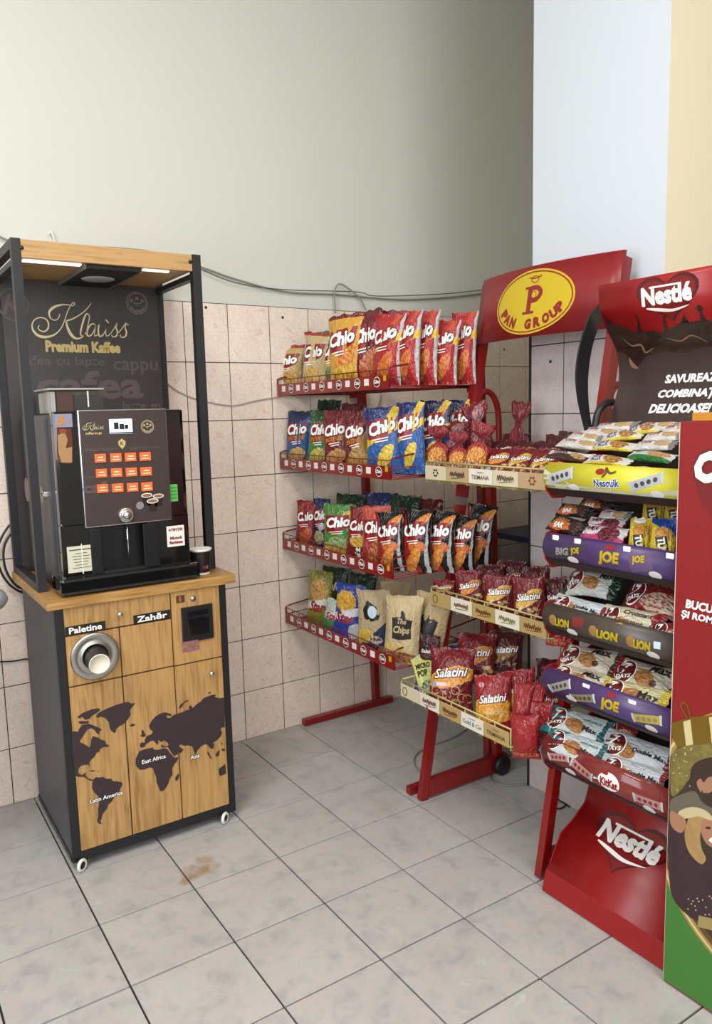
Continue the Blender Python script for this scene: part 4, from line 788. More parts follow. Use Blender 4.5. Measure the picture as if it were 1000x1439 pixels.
for k,px,top,wp,x,yaw,roll,lb in (
 ('blue_int',417,577,38,.28,28,3,'blue crisp bag at the far left of the second shelf'),
 ('green_int',444,576,34,.28,28,3,'green crisp bag with yellow crisps on the second shelf'),
 ('maroon_int',473,575,40,.28,32,1,'maroon crisp bag beside the green one on the second shelf'),
 ('gold_int',503,577,36,.28,32,-1,'maroon and gold crisp bag left of the bright blue banded bag'),
 ('blue_band',540,571,52,.28,36,-2,'bright blue yellow-banded crisp bag facing front on the second shelf'),
 ('blue_band',577,564,38,.34,22,-3,'narrow blue yellow-banded crisp bag just right of the front-facing one'),
 ('navy_band',608,562,40,.42,22,0,'dark blue yellow-banded crisp bag behind the tied cellophane bags'),
 ('navy_band',640,561,42,.52,22,0,'last dark blue crisp bag of the second shelf beside the red pole'),
 ('dark_green',458,561,34,.44,30,0,'dark green crisp bag top behind the green and maroon ones'),
 ('maroon',492,566,36,.44,30,0,'dark crisp bag top behind the maroon row on the second shelf')):
    stand(k,B,lb,C_,G2,px,top,wp,x,ZC[1]+.008,yaw,roll=roll)
for k,px,top,wp,x,yaw,roll,lb in (
 ('red',427,703,31,.28,28,1,'red crisp bag at the far left of the third shelf'),
 ('navy',447,700,24,.32,25,0,'dark blue crisp bag squeezed between red and green ones'),
 ('green',474,708,48,.27,36,-1,'green crisp bag with white logo on the third shelf'),
 ('soccer',500,713,34,.30,28,4,'red crisp bag with a football printed on it'),
 ('orange_red',526,711,40,.27,34,-2,'orange-red crisp bag between the football bag and the black bags'),
 ('black_red',549,719,38,.28,20,-4,'foremost black and red crisp bag on the third shelf'),
 ('black_red',586,716,40,.34,22,-2,'second black and red crisp bag of the third shelf row'),
 ('black_red',618,718,38,.41,20,-2,'third black and red crisp bag, left of the leaning red pole'),
 ('black_red',647,724,36,.47,20,0,'black and red crisp bag half hidden by the leaning red pole'),
 ('black_red',668,708,38,.55,24,8,'rightmost black crisp bag leaning over, right of the red pole'),
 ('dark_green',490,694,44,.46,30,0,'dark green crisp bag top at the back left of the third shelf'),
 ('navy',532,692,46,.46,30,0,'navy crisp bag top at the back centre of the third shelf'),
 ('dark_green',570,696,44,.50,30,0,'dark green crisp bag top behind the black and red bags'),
 ('maroon',600,701,40,.56,30,0,'brownish crisp bag top at the back right of the third shelf')):
    stand(k,B,lb,C_,G3,px,top,wp,x,ZC[2]+.008,yaw,roll=roll)
for k,px,top,wp,x,yaw,roll,lb in (
 ('star_olive',444,802,36,.28,25,5,'olive nut snack bag at the far left of the lowest shelf'),
 ('star_green',463,842,30,.26,30,12,'small green and white snack bag beside the olive one'),
 ('star_blue',483,820,42,.29,32,5,'blue snack bag with yellow snacks on the lowest shelf'),
 ('kraft_salt',522,829,48,.30,34,3,'kraft crisp bag with black emblem and dark blue corner'),
 ('kraft',561,837,54,.25,38,3,'large front kraft crisp bag with black lettering'),
 ('kraft_fold',592,833,50,.36,30,10,'kraft crisp bag leaning behind the large one beside the red pole'),
 ('dark_maroon',603,893,30,.34,35,0,'dark maroon small bag right of the kraft bags on the lowest shelf'),
 ('dark_green',470,797,40,.44,30,0,'dark green bag top behind the blue snack bag'),
 ('dark_green',505,806,40,.46,30,0,'dark green bag top behind the emblem kraft bag'),
 ('kraft_fold',555,818,44,.48,30,0,'dim kraft bag top at the back of the lowest shelf')):
    stand(k,B,lb,C_,G4,px,top,wp,max(x,.27),ZC[3]+.008,yaw,roll=roll)

# ---------------------------------------------------------------- red stand with cream wire baskets and oval sign
pn=thing('basket_stand','red leaning-pole stand with cream wire baskets and an oval yellow sign on top','shop rack',(.5,-1.23,0))
lp=lambda z:.307+.181*z
for y in (-.925,-1.535):
    bm=BM(); bar(bm,(lp(.004),y,.004),(lp(1.14),y,1.14),.026,.034,up=(1,0,0)); obj('pole',bm,RED,pn)
    bm=BM(); bar(bm,(lp(1.13),y,1.13),(lp(1.17),y,1.17),.028,.036,up=(1,0,0)); obj('pole_joint',bm,STEEL,pn)
    bm=BM(); bar(bm,(lp(1.16),y,1.16),(lp(1.95),y,1.95),.030,.040,up=(1,0,0)); obj('upper_pole',bm,RED,pn)
    bm=BM(); bar(bm,(.33,y+.0,.045),(.72,y,.045),.03,.065); obj('foot',bm,RED,pn)
    bm=BM(); bar(bm,(.70,y,.0),(.665,y,1.25),.03,.03,up=(1,0,0)); obj('rear_post',bm,RED,pn)
    bm=BM(); tube(bm,cr([(.545,y,1.30),(.60,y,1.52),(.655,y,1.555),(.70,y,1.50),(.71,y,1.38),(.705,y,1.20)],6),.012,8); obj('hoop',bm,RED,pn)
    for dy in (.03,-.03):
        bm=BM(); lathe(bm,[(0,-.012),(.035,-.012),(.04,-.006),(.04,.006),(.035,.012),(0,.012)],(.70,y+dy,.041),(0,1,0),20); obj('wheel',bm,BLK,pn)
# curved sign between the poles
def sgn(y,z,l):
    q=(y+1.24)/.315; return (lp(z)-.03-.055*(1-q*q)-l,y,z)
ZS0,ZS1=1.73,1.968
bm=BM(); N_=20; g=[[bm.verts.new(sgn(-.925-.63*i/N_,z,d)) for i in range(N_+1)] for z,d in ((ZS0,0),(ZS1,0),(ZS1,-.012),(ZS0,-.012))]
for a,b_ in ((0,1),(1,2),(2,3),(3,0)):
    for i in range(N_): bm.faces.new((g[a][i],g[a][i+1],g[b_][i+1],g[b_][i])).smooth=(a in (0,2))
for i in (0,N_): bm.faces.new([g[k][i] for k in range(4)])
obj('sign_board',bm,mat('sign_red','A31B22',.38),pn)
yc,zc=-1.238,1.847; sfn=lambda x,z,l:sgn(yc-x,zc+z,l+.0004)
SY=mat('sign_yellow','F5D21A',.4); SR=mat('sign_print_red','A81C20',.4)
its=[(ell(0,0,.178,.108,n=48),SY,1),(ringd(0,0,.169,.100,.0045),SR,2)]
its+=[(rect(-.006,.006,.020,.086),SR,2),(rect(-.006,-.036,.052,.009),SR,2.2),(rect(-.010,.048,.040,.008),SR,2.2),(stroke([(-.004,.045),(.026,.044),(.042,.026),(.026,.006),(-.004,.004)],.016),SR,2.1)]
its+=[(ringd(.010,.074,.016,.011,.003,16),SR,2),(stroke([(-.018,.082),(.0,.078),(.02,.078),(.038,.084)],.004),SR,2.4),(ell(.012,.022,.010,.011),SY,2.6),(ringd(.012,.022,.010,.011,.002,12),SR,2.7)]
for k,ch in enumerate('PAN GROUP'):
    if ch==' ': continue
    a=R(203+k*16.8); its.append((txt(ch,.137*math.cos(a),-.002+.072*math.sin(a),H=.036,W=.030,rot=math.atan2(math.cos(a)*.075,-math.sin(a)*.142),bold=.075),SR,2))
prints('sign_print',pn,its,sfn,cut=.02)
STR=[mat('strip_cream','E3D3B0',.5),mat('strip_sand','D2B183',.5),mat('strip_pale','E6DDC8',.5),mat('strip_gold','D9B76E',.5)]
BRS=mat('brown_script_print','5A4028',.5)
def scr(cx,cz,w_,m_,seed):
    r=random.Random(seed); n=9; pts=[(cx-w_/2+w_*k/(n*2),cz+(.010 if k%2 else -.008)*r.uniform(.5,1.2)) for k in range(n*2+1)]; return [(stroke(pts,.003,4),m_,2),(stroke([(cx-w_*.4,cz-.014),(cx,cz-.012),(cx+w_*.45,cz-.008)],.002,4),m_,2)]
def basket(xf,xb,ya,yb,zt,zstrip,segs,depth,open_=False):
    bk=[]
    bm=BM(); tube(bm,[(xf,ya,zt),(xf,yb,zt),(xb,yb,zt+.01),(xb,ya,zt+.01),(xf,ya,zt)],.0032,8)
    tube(bm,[(xf,ya,zstrip),(xf,yb,zstrip),(xb,yb,zt-depth),(xb,ya,zt-depth),(xf,ya,zstrip)],.003,8); obj('basket_rim',bm,YW,pn)
    bm=BM(); n=9
    for k in range(n):
        y=ya+(yb-ya)*k/(n-1); tube(bm,[(xf,y,zt),(xf,y,zstrip-.012),(xf+.02,y,zstrip-.012),(xb,y,zt-depth)],.0022,6)
    for k in range(1,7):
        x=xf+(xb-xf)*k/7; zz=zstrip-.012+(zt-depth-zstrip+.012)*k/7; tube(bm,[(x,ya,zt+.01*k/7),(x,ya,zz),(x,yb,zz),(x,yb,zt+.01*k/7)],.0018,5)
    obj('basket_wires',bm,YW,pn)
    zs0,zs1=zstrip-.002,zt-.010-.002; n=len(segs); sp=None
    bm=BM(); box(bm,xf-.006,xf-.003,ya-.002,yb+.004,zs0,zs1); sp=obj('label_strip',bm,STR[0],pn)
    its=[]; H_=zs1-zs0
    for k,(ty,arg,mi,pm) in enumerate(segs):
        y0=-(ya-.002)+ (ya-yb-.006)*k/n; cx=y0+(ya-yb)/n/2; its.append((rect(cx,(zs0+zs1)/2,(ya-yb)/n,H_),STR[mi],.3)); cz=(zs0+zs1)/2
        if ty=='t': its.append((txt(arg,cx,cz-.003,W=min(.09,.012*len(arg)),bold=.01),pm,2)); its.append((rect(cx,cz+.013,.03,.002),pm,2))
        elif ty=='s': its+=scr(cx,cz,.075,pm,arg)
        elif ty=='d': its+=[(ell(cx+.011*math.cos(R(a)),cz+.011*math.sin(R(a)),.005,.004,n=8),pm,2) for a in range(0,360,60)]
        elif ty=='o': its.append((ringd(cx-.03,cz,.013,.015,.003,16),pm,2))
    prints('strip_print',sp,its,lambda x,z,l:(xf-.0062-l,-x,z),cut=.05)
DKR=mat('dark_script','3E2A28',.5); BLS=mat('blue_script','3D7C9A',.5)
basket(.335,.66,-.94,-1.53,1.305,1.245,[('d',0,0,DKR),('s',3,1,DKR),('t','TISMANA',2,DKR),('s',5,0,BRS),('d',0,1,mat('rust_print','B84A2A',.5))],.09)
basket(.36,.665,-.93,-1.51,.833,.772,[('o',0,3,BRS),('s',7,2,mat('rust_script','7A2A1E',.5)),('s',8,3,mat('rust_script')),('s',9,2,mat('olive_script','8A7A2E',.5)),('s',10,3,mat('rust_script'))],.12)
basket(.218,.64,-.925,-1.49,.503,.445,[('o',0,0,BRS),('s',12,2,mat('rust_script')),('s',13,3,mat('rust_script')),('t','Gold & Cin',2,BLS),('t','TISMANA',3,BRS)],.11)
SB='snack_bag'; SC_='snack bag'
GA,GB,GC=('snack bags in the %s cream wire basket'%s for s in ('top','middle','bottom'))
zt=1.262
for k,nm,px,top,wp,x,yaw,roll,z,lb in (
 ('clear_tied','tied_bag',615,597,32,.39,35,0,zt,'tied cellophane snack bag at the left corner of the top basket'),
 ('clear_foil','tied_bag',632,590,36,.46,40,8,zt,'clear red foil bag slumped behind the leftmost tied bag'),
 ('clear_tied','tied_bag',644,606,30,.38,38,0,zt,'low tied cellophane bag second from the left in the top basket'),
 ('clear_tied','tied_bag',665,592,34,.39,40,10,zt,'tied cellophane bag with orange sweets leaning right in the top basket'),
 ('clear_foil','tied_bag',684,562,36,.50,40,-10,zt,'tall clear foil bag rising in front of the red hoop'),
 ('red_tied','tied_bag',720,563,26,.56,40,4,zt,'deep red bag with twisted neck standing highest in the top basket')):
    stand(k,nm,lb,'tied bag',GA,px,top,wp,x,z,yaw,roll=roll)
PA=(.42,-1.2,1.30); 
for r_,(dy,dx) in enumerate(((0,0),(-17,8),(-30,22))):
    for c_,px in enumerate((694,724,757)):
        if r_==2 and c_==1: continue
        kx=('sal_orange','sal_mix','sal_mix')[c_] if r_==0 else 'sal_dark'
        x=.375+.075*r_; y=onx(px+dx,640,x).y
        free(kx,SB,('maroon snack bag %s in the front row of the top basket'%('left of three','in the middle of three','right of three')[c_]) if r_==0 else 'maroon snack bag end %s in the %s row of the top basket'%(('left','middle','right')[c_],('','second','rear')[r_]),SC_,GA,V((x,y,zt+.006+.012*r_)),.098,.135,-90+28,48-6*r_,0)
free('sal_dark',SB,'maroon bag end at the back of the top basket beside the black fin',SC_,GA,V((.60,onx(786,604,.60).y,1.33)),.11,.12,-80,50)
zm=.787
for k,px,top,wp,x,yaw,roll,lb in (
 ('sal_orange',623,815,32,.40,38,0,'small orange-banded maroon snack bag at left of the middle basket'),
 ('sal_orange',661,802,40,.40,38,-3,'maroon snack bag with crackers second from left in the middle basket'),
 ('sal_mix',700,808,44,.395,40,0,'maroon snack bag with yellow swoosh third in the middle basket'),
 ('sal_mix',744,811,44,.39,40,-3,'large maroon snack bag at the right of the middle basket front row'),
 ('sal_dark',645,800,36,.50,38,0,'dark snack bag top behind the second bag of the middle basket'),
 ('sal_dark',690,794,40,.53,38,0,'dark snack bag top behind the third bag of the middle basket'),
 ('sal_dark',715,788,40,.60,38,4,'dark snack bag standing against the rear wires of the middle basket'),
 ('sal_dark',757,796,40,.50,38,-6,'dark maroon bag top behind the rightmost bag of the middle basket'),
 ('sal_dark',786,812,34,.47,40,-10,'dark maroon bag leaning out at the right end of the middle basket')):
    stand(k,SB,lb,SC_,GB,px,top,wp,x,zm,yaw,roll=roll,lean=8)
free('red_crinkle',SB,'red foil bag drooping at the right end of the middle basket',SC_,GB,V((.40,-1.52,.74)),.09,.12,-60,20)
zb_=.452
free('blue_snack',SB,'blue and white snack bag lying at the left corner of the bottom basket',SC_,GC,V((.29,-.965,zb_)),.10,.15,-70,62,-14)
free('blue_snack',SB,'blue bag end showing behind the yellow popcorn bag',SC_,GC,V((.40,-.985,zb_+.005)),.10,.17,-60,45,-10)
free('popcorn',SB,'yellow popcorn bag leaning in the bottom basket',SC_,GC,V((.27,-1.045,zb_-.005)),.085,.20,-50,48,-22)
free('sal_pretzel',SB,'maroon pretzel snack bag upright in the bottom basket',SC_,GC,V((.262,-1.145,zb_-.01)),.165,.225,-50,24,0)
stand('sal_sticks',SB,'large red sticks snack bag lying at the front of the bottom basket',SC_,GC,693,952,54,.262,zb_-.012,40,lean=18)
free('sal_orange',SB,'red snack bag with orange swoosh behind the pretzel bag',SC_,GC,V((.42,-1.10,zb_+.04)),.15,.19,-50,25,0)
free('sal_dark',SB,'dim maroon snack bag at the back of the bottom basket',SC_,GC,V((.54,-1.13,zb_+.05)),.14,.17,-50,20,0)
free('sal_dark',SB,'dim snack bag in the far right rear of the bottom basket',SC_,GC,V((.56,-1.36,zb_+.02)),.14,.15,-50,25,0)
stand('sal_sticks',SB,'red snack bag with tilted white logo behind the sticks bag',SC_,GC,735,944,54,.36,zb_+.03,40,lean=20,roll=-8)
stand('red_crinkle',SB,'glossy red bag edge first right of the sticks bag',SC_,GC,730,962,26,.275,zb_-.02,30,lean=10)
stand('red_crinkle',SB,'glossy red bag edge second right of the sticks bag',SC_,GC,752,962,26,.31,zb_-.02,30,lean=10)
stand('red_crinkle',SB,'red foil bag hanging out over the basket corner beneath the wire',SC_,GC,740,1000,40,.26,.405,40,lean=-6)
stand('red_crinkle',SB,'dark red foil bag hanging over the basket side below the rear wire',SC_,GC,763,982,34,.34,.41,40,lean=-4)
stand('sal_dark',SB,'dark maroon bag at the right end of the bottom basket by the leaning pole',SC_,GC,772,952,36,.42,.44,40,lean=8)

# ---------------------------------------------------------------- red chocolate stand
ns=thing('confectionery_stand','red confectionery stand with curved printed strips and splash header card','shop rack',(.45,-1.82,0))
YA,YZ=-1.592,-2.034; XF=.25
def curved(zb,h,ms,its,name='front_strip',bulge=.018):
    def fn(y,z,l):
        q=(z-zb)/h; return (XF+bulge*(2*q-1)**2-bulge*.4-l,-y,z)
    bm=BM(); n=8; A=[]
    for d in (0,-.003):
        A.append([[bm.verts.new(fn(-yy,zb+h*k/n,d)) for k in range(n+1)] for yy in (YA,YZ)])
    for a in (0,1):
        for k in range(n): bm.faces.new((A[a][0][k],A[a][1][k],A[a][1][k+1],A[a][0][k+1])).smooth=True
    for e in (0,1):
        for k in range(n): bm.faces.new((A[0][e][k],A[0][e][k+1],A[1][e][k+1],A[1][e][k]))
    for k in (0,n): bm.faces.new((A[0][0][k],A[0][1][k],A[1][1][k],A[1][0][k]))
    st=obj(name,bm,ms,ns); prints('strip_print',st,its,fn,cut=.015); return st
def tray(zb,h):
    bm=BM(); prism(bm,[(XF+.006,YA+.001,zb+h*.98),(XF-.003,YA+.001,zb+h*.5),(XF+.004,YA+.001,zb),(XF+.03,YA+.001,zb-.028),(XF+.08,YA+.001,zb-.030),(XF+.13,YA+.001,zb-.005),(.60,YA+.001,zb+.13),(.60,YA+.001,zb+.15),(XF+.10,YA+.001,zb+h-.005),(XF+.03,YA+.001,zb+h+.004)],(0,-.006,0)); obj('side_panel',bm,mat('tray_red','B8141A',.35),ns)
    bm=BM(); prism(bm,[(XF+.006,YZ+.005,zb+h*.98),(XF-.003,YZ+.005,zb+h*.5),(XF+.004,YZ+.005,zb),(XF+.03,YZ+.005,zb-.028),(XF+.08,YZ+.005,zb-.030),(XF+.13,YZ+.005,zb-.005),(.60,YZ+.005,zb+.13),(.60,YZ+.005,zb+.15),(XF+.10,YZ+.005,zb+h-.005),(XF+.03,YZ+.005,zb+h+.004)],(0,-.006,0)); obj('side_panel',bm,mat('tray_red'),ns)
    bm=BM(); prism(bm,[(XF+.003,YA-.005,zb+.004),(XF+.03,YA-.005,zb-.018),(XF+.09,YA-.005,zb-.014),(.60,YA-.005,zb+.15),(.60,YA-.005,zb+.154),(XF+.09,YA-.005,zb-.010),(XF+.03,YA-.005,zb-.014),(XF+.007,YA-.005,zb+.006)],(0,YZ-YA+.01,0)); obj('tray_floor',bm,mat('tray_dark','241012',.6),ns)
def sprints(zb,h,seed=0,price=()):
    o=[]
    for y in (1.70,1.965): o.append((ell(y,zb+h*.17,.019,h*.13),mat('oval_pale','D8D3CF',.4),1))
    return o
def pb(cy,cz,w_,h_,rot,c1,c2,seed):   # small printed bar wrapper
    q=[(rect(cy,cz,w_,h_,rot),c1,1)]; r=random.Random(seed); c,s=math.cos(rot),math.sin(rot)
    for k in range(4): t=(k-1.5)*.2*w_; q.append((ell(cy+t*c,cz+t*s,w_*.07,h_*.25,rot,n=7),c2,2))
    for e in (-1,1): q.append((rect(cy+e*w_*.5*c,cz+e*w_*.5*s,w_*.08,h_*1.15,rot),mat('bar_end_grey','B9B9B4',.4),1.5))
    return q
JY=mat('joe_yellow','E8C71C',.4); H_=.079
ZN=(1.257,1.052,.843,.646,.424)
st_y=mat('strip_yellow','FAEF3C',.35); st_p=mat('strip_purple','51386E',.35); st_b=mat('strip_brown','4A4038',.35)
GREYP=mat('grey_print','8C8A84',.4)
z=ZN[0]; its=[(poly([(1.595,z),(2.032,z),(2.032,z+.03),(1.9,z+.012),(1.7,z+.02),(1.62,z+.05),(1.595,z+.06)]),mat('pale_grey_yellow','C9C7A8',.4),.4)]
its+=pb(1.655,z+.042,.085,.030,.30,mat('bar_blue_grey','A8AEB4',.4),mat('bar_dark','4A3A34',.4),1)+pb(1.935,z+.042,.095,.026,.32,mat('bar_blue_grey'),mat('bar_dark'),2)
its+=[(ell(1.79,z+.062,.015,.008),RPRINT,2),(stroke([(1.80,z+.048),(1.81,z+.06),(1.805,z+.072),(1.822,z+.06),(1.84,z+.064)],.006),BRS,2),(txt('Nesquik',1.815,z+.03,W=.082,H=.028,bold=.04,rot=.06),BLUEP,3),(txt('Nesquik',1.815,z+.03,W=.082,H=.028,bold=.10,rot=.06,ref=.04),WPRINT,2.5)]+sprints(z,H_)
curved(z,H_,st_y,its); tray(z,H_)
z=ZN[1]; its=[(txt('BIG',1.665,z+.034,W=.05,H=.022,bold=.05,shear=.2,rot=.1),GREYP,2),(txt('JOE',1.712,z+.040,W=.03,H=.022,bold=.05,rot=.15),JY,2),(poly([(1.60,z+.02),(1.70,z+.06),(1.75,z+.066),(1.75,z+.05),(1.68,z+.012),(1.61,z+.004)]),mat('strip_purple_dark','3A3040',.4),1)]
its+=[(txt('JOE',1.825,z+.036,W=.070,H=.040,bold=.06,shear=.1,rot=.03),JY,2),(ell(1.825,z+.066,.016,.006),RPRINT,2),(rect(1.925,z+.04,.07,.046,.2),mat('strip_purple_mid','6A5078',.4),1),(txt('JOE',1.918,z+.046,W=.038,H=.024,bold=.06,rot=.15),JY,2)]+sprints(z,H_)
s2=curved(z,H_,st_p,its); tray(z,H_)
for st_,zz,ys in ((s2,ZN[1],(1.635,1.715,1.878,2.005)),): 
    for y in ys: bm=BM(); box(bm,XF-.001,XF+.003,-y-.011,-y+.011,zz+.058,zz+.076,bev=.002); obj('price_tag',bm,WPRINT,s2)
z=ZN[2]; its=[]
for y,w_ in ((1.668,.055),(1.825,.075),(1.935,.055)):
    its+=[(ell(y-w_*.62,z+.036,.014,.016),mat('lion_tan','B98A4E',.4),1),(txt('LION',y,z+.034,W=w_,H=.026,bold=.06,shear=.2,rot=.05),JY,2)]
its+=[(rect(1.725,z+.048,.04,.026,.1),mat('bar_red','9A2A24',.4),1),(rect(1.98,z+.045,.02,.018,.1),mat('pale_blue_print'),1)]+sprints(z,H_)
curved(z,H_,st_b,its); tray(z,H_)
z=ZN[3]; its=pb(1.66,z+.040,.08,.024,.45,GREYP,mat('bar_dark'),4)+pb(1.745,z+.030,.085,.022,.28,mat('bar_olive','8A8060',.4),mat('bar_dark'),5)+pb(1.955,z+.038,.085,.022,.22,mat('bar_yellow','D5C04A',.4),mat('bar_olive'),6)
its+=[(txt('JOE',1.838,z+.036,W=.065,H=.038,bold=.06,shear=.1,rot=.03),JY,2),(ell(1.838,z+.066,.016,.006),RPRINT,2)]+sprints(z,H_)
s4=curved(z,H_,st_p,its); tray(z,H_)
for y in (1.752,1.905): bm=BM(); box(bm,XF-.001,XF+.003,-y-.012,-y+.012,z+.052,z+.072,bev=.002); obj('price_tag',bm,WPRINT,s4)
z=ZN[4]; its=pb(1.66,z+.045,.075,.022,.3,mat('bar_silver_red','B08A86',.3),mat('red_print'),7)+pb(1.745,z+.040,.075,.026,-.3,mat('bar_silver_red'),mat('red_print'),8)+pb(1.965,z+.036,.085,.022,.1,mat('bar_silver_red'),mat('red_print'),9)
its+=[(ell(1.84,z+.040,.036,.026,.1),WPRINT,1),(txt('KitKat',1.84,z+.037,W=.060,H=.026,bold=.05,shear=.15,rot=.03),RPRINT,2),(ell(1.825,z+.062,.012,.005),RPRINT,2)]+sprints(z,H_)
curved(z,H_+.006,mat('strip_clear_red','A0403C',.12,alpha=.82),its); tray(z,H_)
bm=BM()
for y in (YA-.02,YZ+.02): bar(bm,(.60,y,0),(.60,y,1.5),.025,.025,up=(1,0,0))
obj('rear_frame',bm,RED,ns)
# header card
HP=cr([(.462,0,1.842),(.466,0,1.80),(.474,0,1.76),(.508,0,1.712),(.548,0,1.656),(.562,0,1.60),(.560,0,1.545),(.535,0,1.48),(.514,0,1.43)],5)
cum=[0]
for a,b_ in zip(HP,HP[1:]): cum.append(cum[-1]+(b_-a).length)
def hfn(y,s,l):
    s=max(0,min(cum[-1]-1e-5,s)); k=max(i for i in range(len(cum)) if cum[i]<=s); k=min(k,len(HP)-2); t=(s-cum[k])/(cum[k+1]-cum[k]); p=HP[k].lerp(HP[k+1],t); d=(HP[k+1]-HP[k]).normalized(); n=V((d.z,0,-d.x)); 
    if n.x>0: n=-n
    return V((p.x,-y,p.z))+n*l
HY0,HY1=1.598,2.034
bm=BM(); g=[[[bm.verts.new(hfn(y,cum[-1]*k/24,d)) for k in range(25)] for y in (HY0,HY1)] for d in (0,-.006)]
for a in (0,1):
    for k in range(24): bm.faces.new((g[a][0][k],g[a][1][k],g[a][1][k+1],g[a][0][k+1])).smooth=True
for e in (0,1):
    for k in range(24): bm.faces.new((g[0][e][k],g[0][e][k+1],g[1][e][k+1],g[1][e][k]))
for k in (0,24): bm.faces.new((g[0][0][k],g[0][1][k],g[1][1][k],g[1][0][k]))
obj('header_card',bm,mat('header_red','BE1A1C',.35),ns)
SL=lambda z:min(range(len(HP)),key=lambda i:abs(HP[i].z-z)); sz=lambda z:cum[SL(z)]
CHO=mat('chocolate_print','2A1714',.25,coat=.4); CHB=mat('header_brown','3B2A27',.35); CHL=mat('chocolate_highlight','8A6A52',.3)
e=cum[-1]
its=[(poly([(HY0+.002,e-.002),(HY0+.002,sz(1.66)),(1.65,sz(1.665)),(1.72,sz(1.655)),(1.80,sz(1.66)),(1.9,sz(1.67)),(2.0,sz(1.67)),(HY1-.002,sz(1.675)),(HY1-.002,e-.002)]),CHB,1)]
its+=[(poly([(1.60,sz(1.725)),(1.612,sz(1.755)),(1.625,sz(1.735)),(1.655,sz(1.718)),(1.69,sz(1.70)),(1.705,sz(1.712)),(1.72,sz(1.698)),(1.75,sz(1.702)),(1.775,sz(1.692)),(1.79,sz(1.712)),(1.80,sz(1.70)),(1.84,sz(1.71)),(1.86,sz(1.735)),(1.865,sz(1.712)),(1.90,sz(1.708)),(1.91,sz(1.74)),(1.918,sz(1.712)),(1.96,sz(1.705)),(2.032,sz(1.712)),(2.032,sz(1.648)),(1.98,sz(1.655)),(1.93,sz(1.64)),(1.88,sz(1.65)),(1.82,sz(1.63)),(1.76,sz(1.648)),(1.70,sz(1.632)),(1.66,sz(1.60)),(1.63,sz(1.64)),(1.602,sz(1.66))]),CHO,2)]
its+=[(stroke([(1.70,sz(1.70)),(1.715,sz(1.73)),(1.71,sz(1.755))],lambda q:.008*(1-q)+.001),CHO,2.4),(stroke([(1.79,sz(1.70)),(1.80,sz(1.735)),(1.825,sz(1.75))],lambda q:.009*(1-q)+.001),CHO,2.4),(stroke([(1.62,sz(1.73)),(1.613,sz(1.755)),(1.603,sz(1.765))],lambda q:.008*(1-q)+.001),CHO,2.4),(ell(1.911,sz(1.745),.008,.01),CHO,2.5)]
its+=[(stroke([(1.64,sz(1.69)),(1.66,sz(1.665)),(1.69,sz(1.672)),(1.70,sz(1.65)),(1.73,sz(1.66))],lambda q:.006*math.sin(math.pi*q)+.001),CHL,3),(stroke([(1.78,sz(1.68)),(1.82,sz(1.665)),(1.86,sz(1.675)),(1.9,sz(1.66))],lambda q:.004*math.sin(math.pi*q)+.001),CHL,3),(stroke([(1.64,sz(1.63)),(1.65,sz(1.61)),(1.67,sz(1.60))],lambda q:.012*math.sin(math.pi*q)+.001),CHL,3)]
def flip(sh): return [(v[0],-v[1],v[2] if len(v)>2 else 0) for v in sh[0]],sh[1]
def T_(s,y,zc_,W,H,m_,lift=3,bold=.035,shear=.15): sh=flip(txt(s,0,0,W=W,H=H,bold=bold,shear=shear)); return (shift(sh,y,sz(zc_)),m_,lift)
for s_,zz,y,w_ in (('SAVUREAZĂ',1.566,1.850,.180),('COMBINAȚII',1.521,1.843,.195),('DELICIOASE!',1.476,1.826,.192)):
    its.append(T_(s_,y,zz,w_,.029 if s_[0]=='D' else .033,WPRINT,3,.05))
def nheart(cx,cs,k):
    o=[(poly([(cx+x*k,cs-y*k) for x,y in [(.075*math.sin(R(a))**3*1.15,.062*(13*math.cos(R(a))-5*math.cos(2*R(a))-2*math.cos(3*R(a))-math.cos(4*R(a)))/15) for a in range(0,360,12)]]),mat('heart_maroon','5E1418',.3),2),
       (poly([(cx+x*k*.9,cs+.006*k-y*k*.88+ -.004*k) for x,y in [(.075*math.sin(R(a))**3*1.15,.062*(13*math.cos(R(a))-5*math.cos(2*R(a))-2*math.cos(3*R(a))-math.cos(4*R(a)))/15) for a in range(0,360,12)]]),mat('heart_red','9A1A1E',.3),2.5)]
    sh=flip(txt('Nestlé',0,0,W=.138*k,H=.046*k,bold=.05)); o.append((shift(sh,cx-.002,cs-.004*k),WPRINT,4))
    o.append((rect(cx-.005*k,cs-.0245*k,.085*k,.0045*k),WPRINT,4)); o.append((stroke([(cx-.06*k,cs+.024*k),(cx-.03*k,cs+.030*k),(cx+.01*k,cs+.036*k),(cx+.055*k,cs+.028*k)],lambda q:.008*k*math.sin(math.pi*min(1,q*.9+.1))+.001),WPRINT,4)); return o
its+=nheart(1.824,sz(1.782),1.12)
prints('header_print',ns,its,hfn,cut=.012)
# black side fins
for yy in (-1.578,):
    pts=[onz(0,0,0)]; outer=[(.505,1.80),(.455,1.76),(.415,1.68),(.397,1.60),(.405,1.52),(.44,1.42)]; inner=[(.47,1.42),(.452,1.50),(.448,1.58),(.462,1.66),(.488,1.72),(.52,1.76)]
    oc=cr([(a,0,b_) for a,b_ in outer],5); ic=cr([(a,0,b_) for a,b_ in inner],5); bm=BM(); prism(bm,[(p.x,yy,p.z) for p in oc+ic],(0,.006,0)); obj('side_fin',bm,BLK,ns)
bm=BM(); tube(bm,cr([(.47,-1.585,1.40),(.485,-1.585,1.47),(.525,-1.585,1.50),(.58,-1.585,1.50)],5),.011,8); obj('strap_loop',bm,BLK,ns)
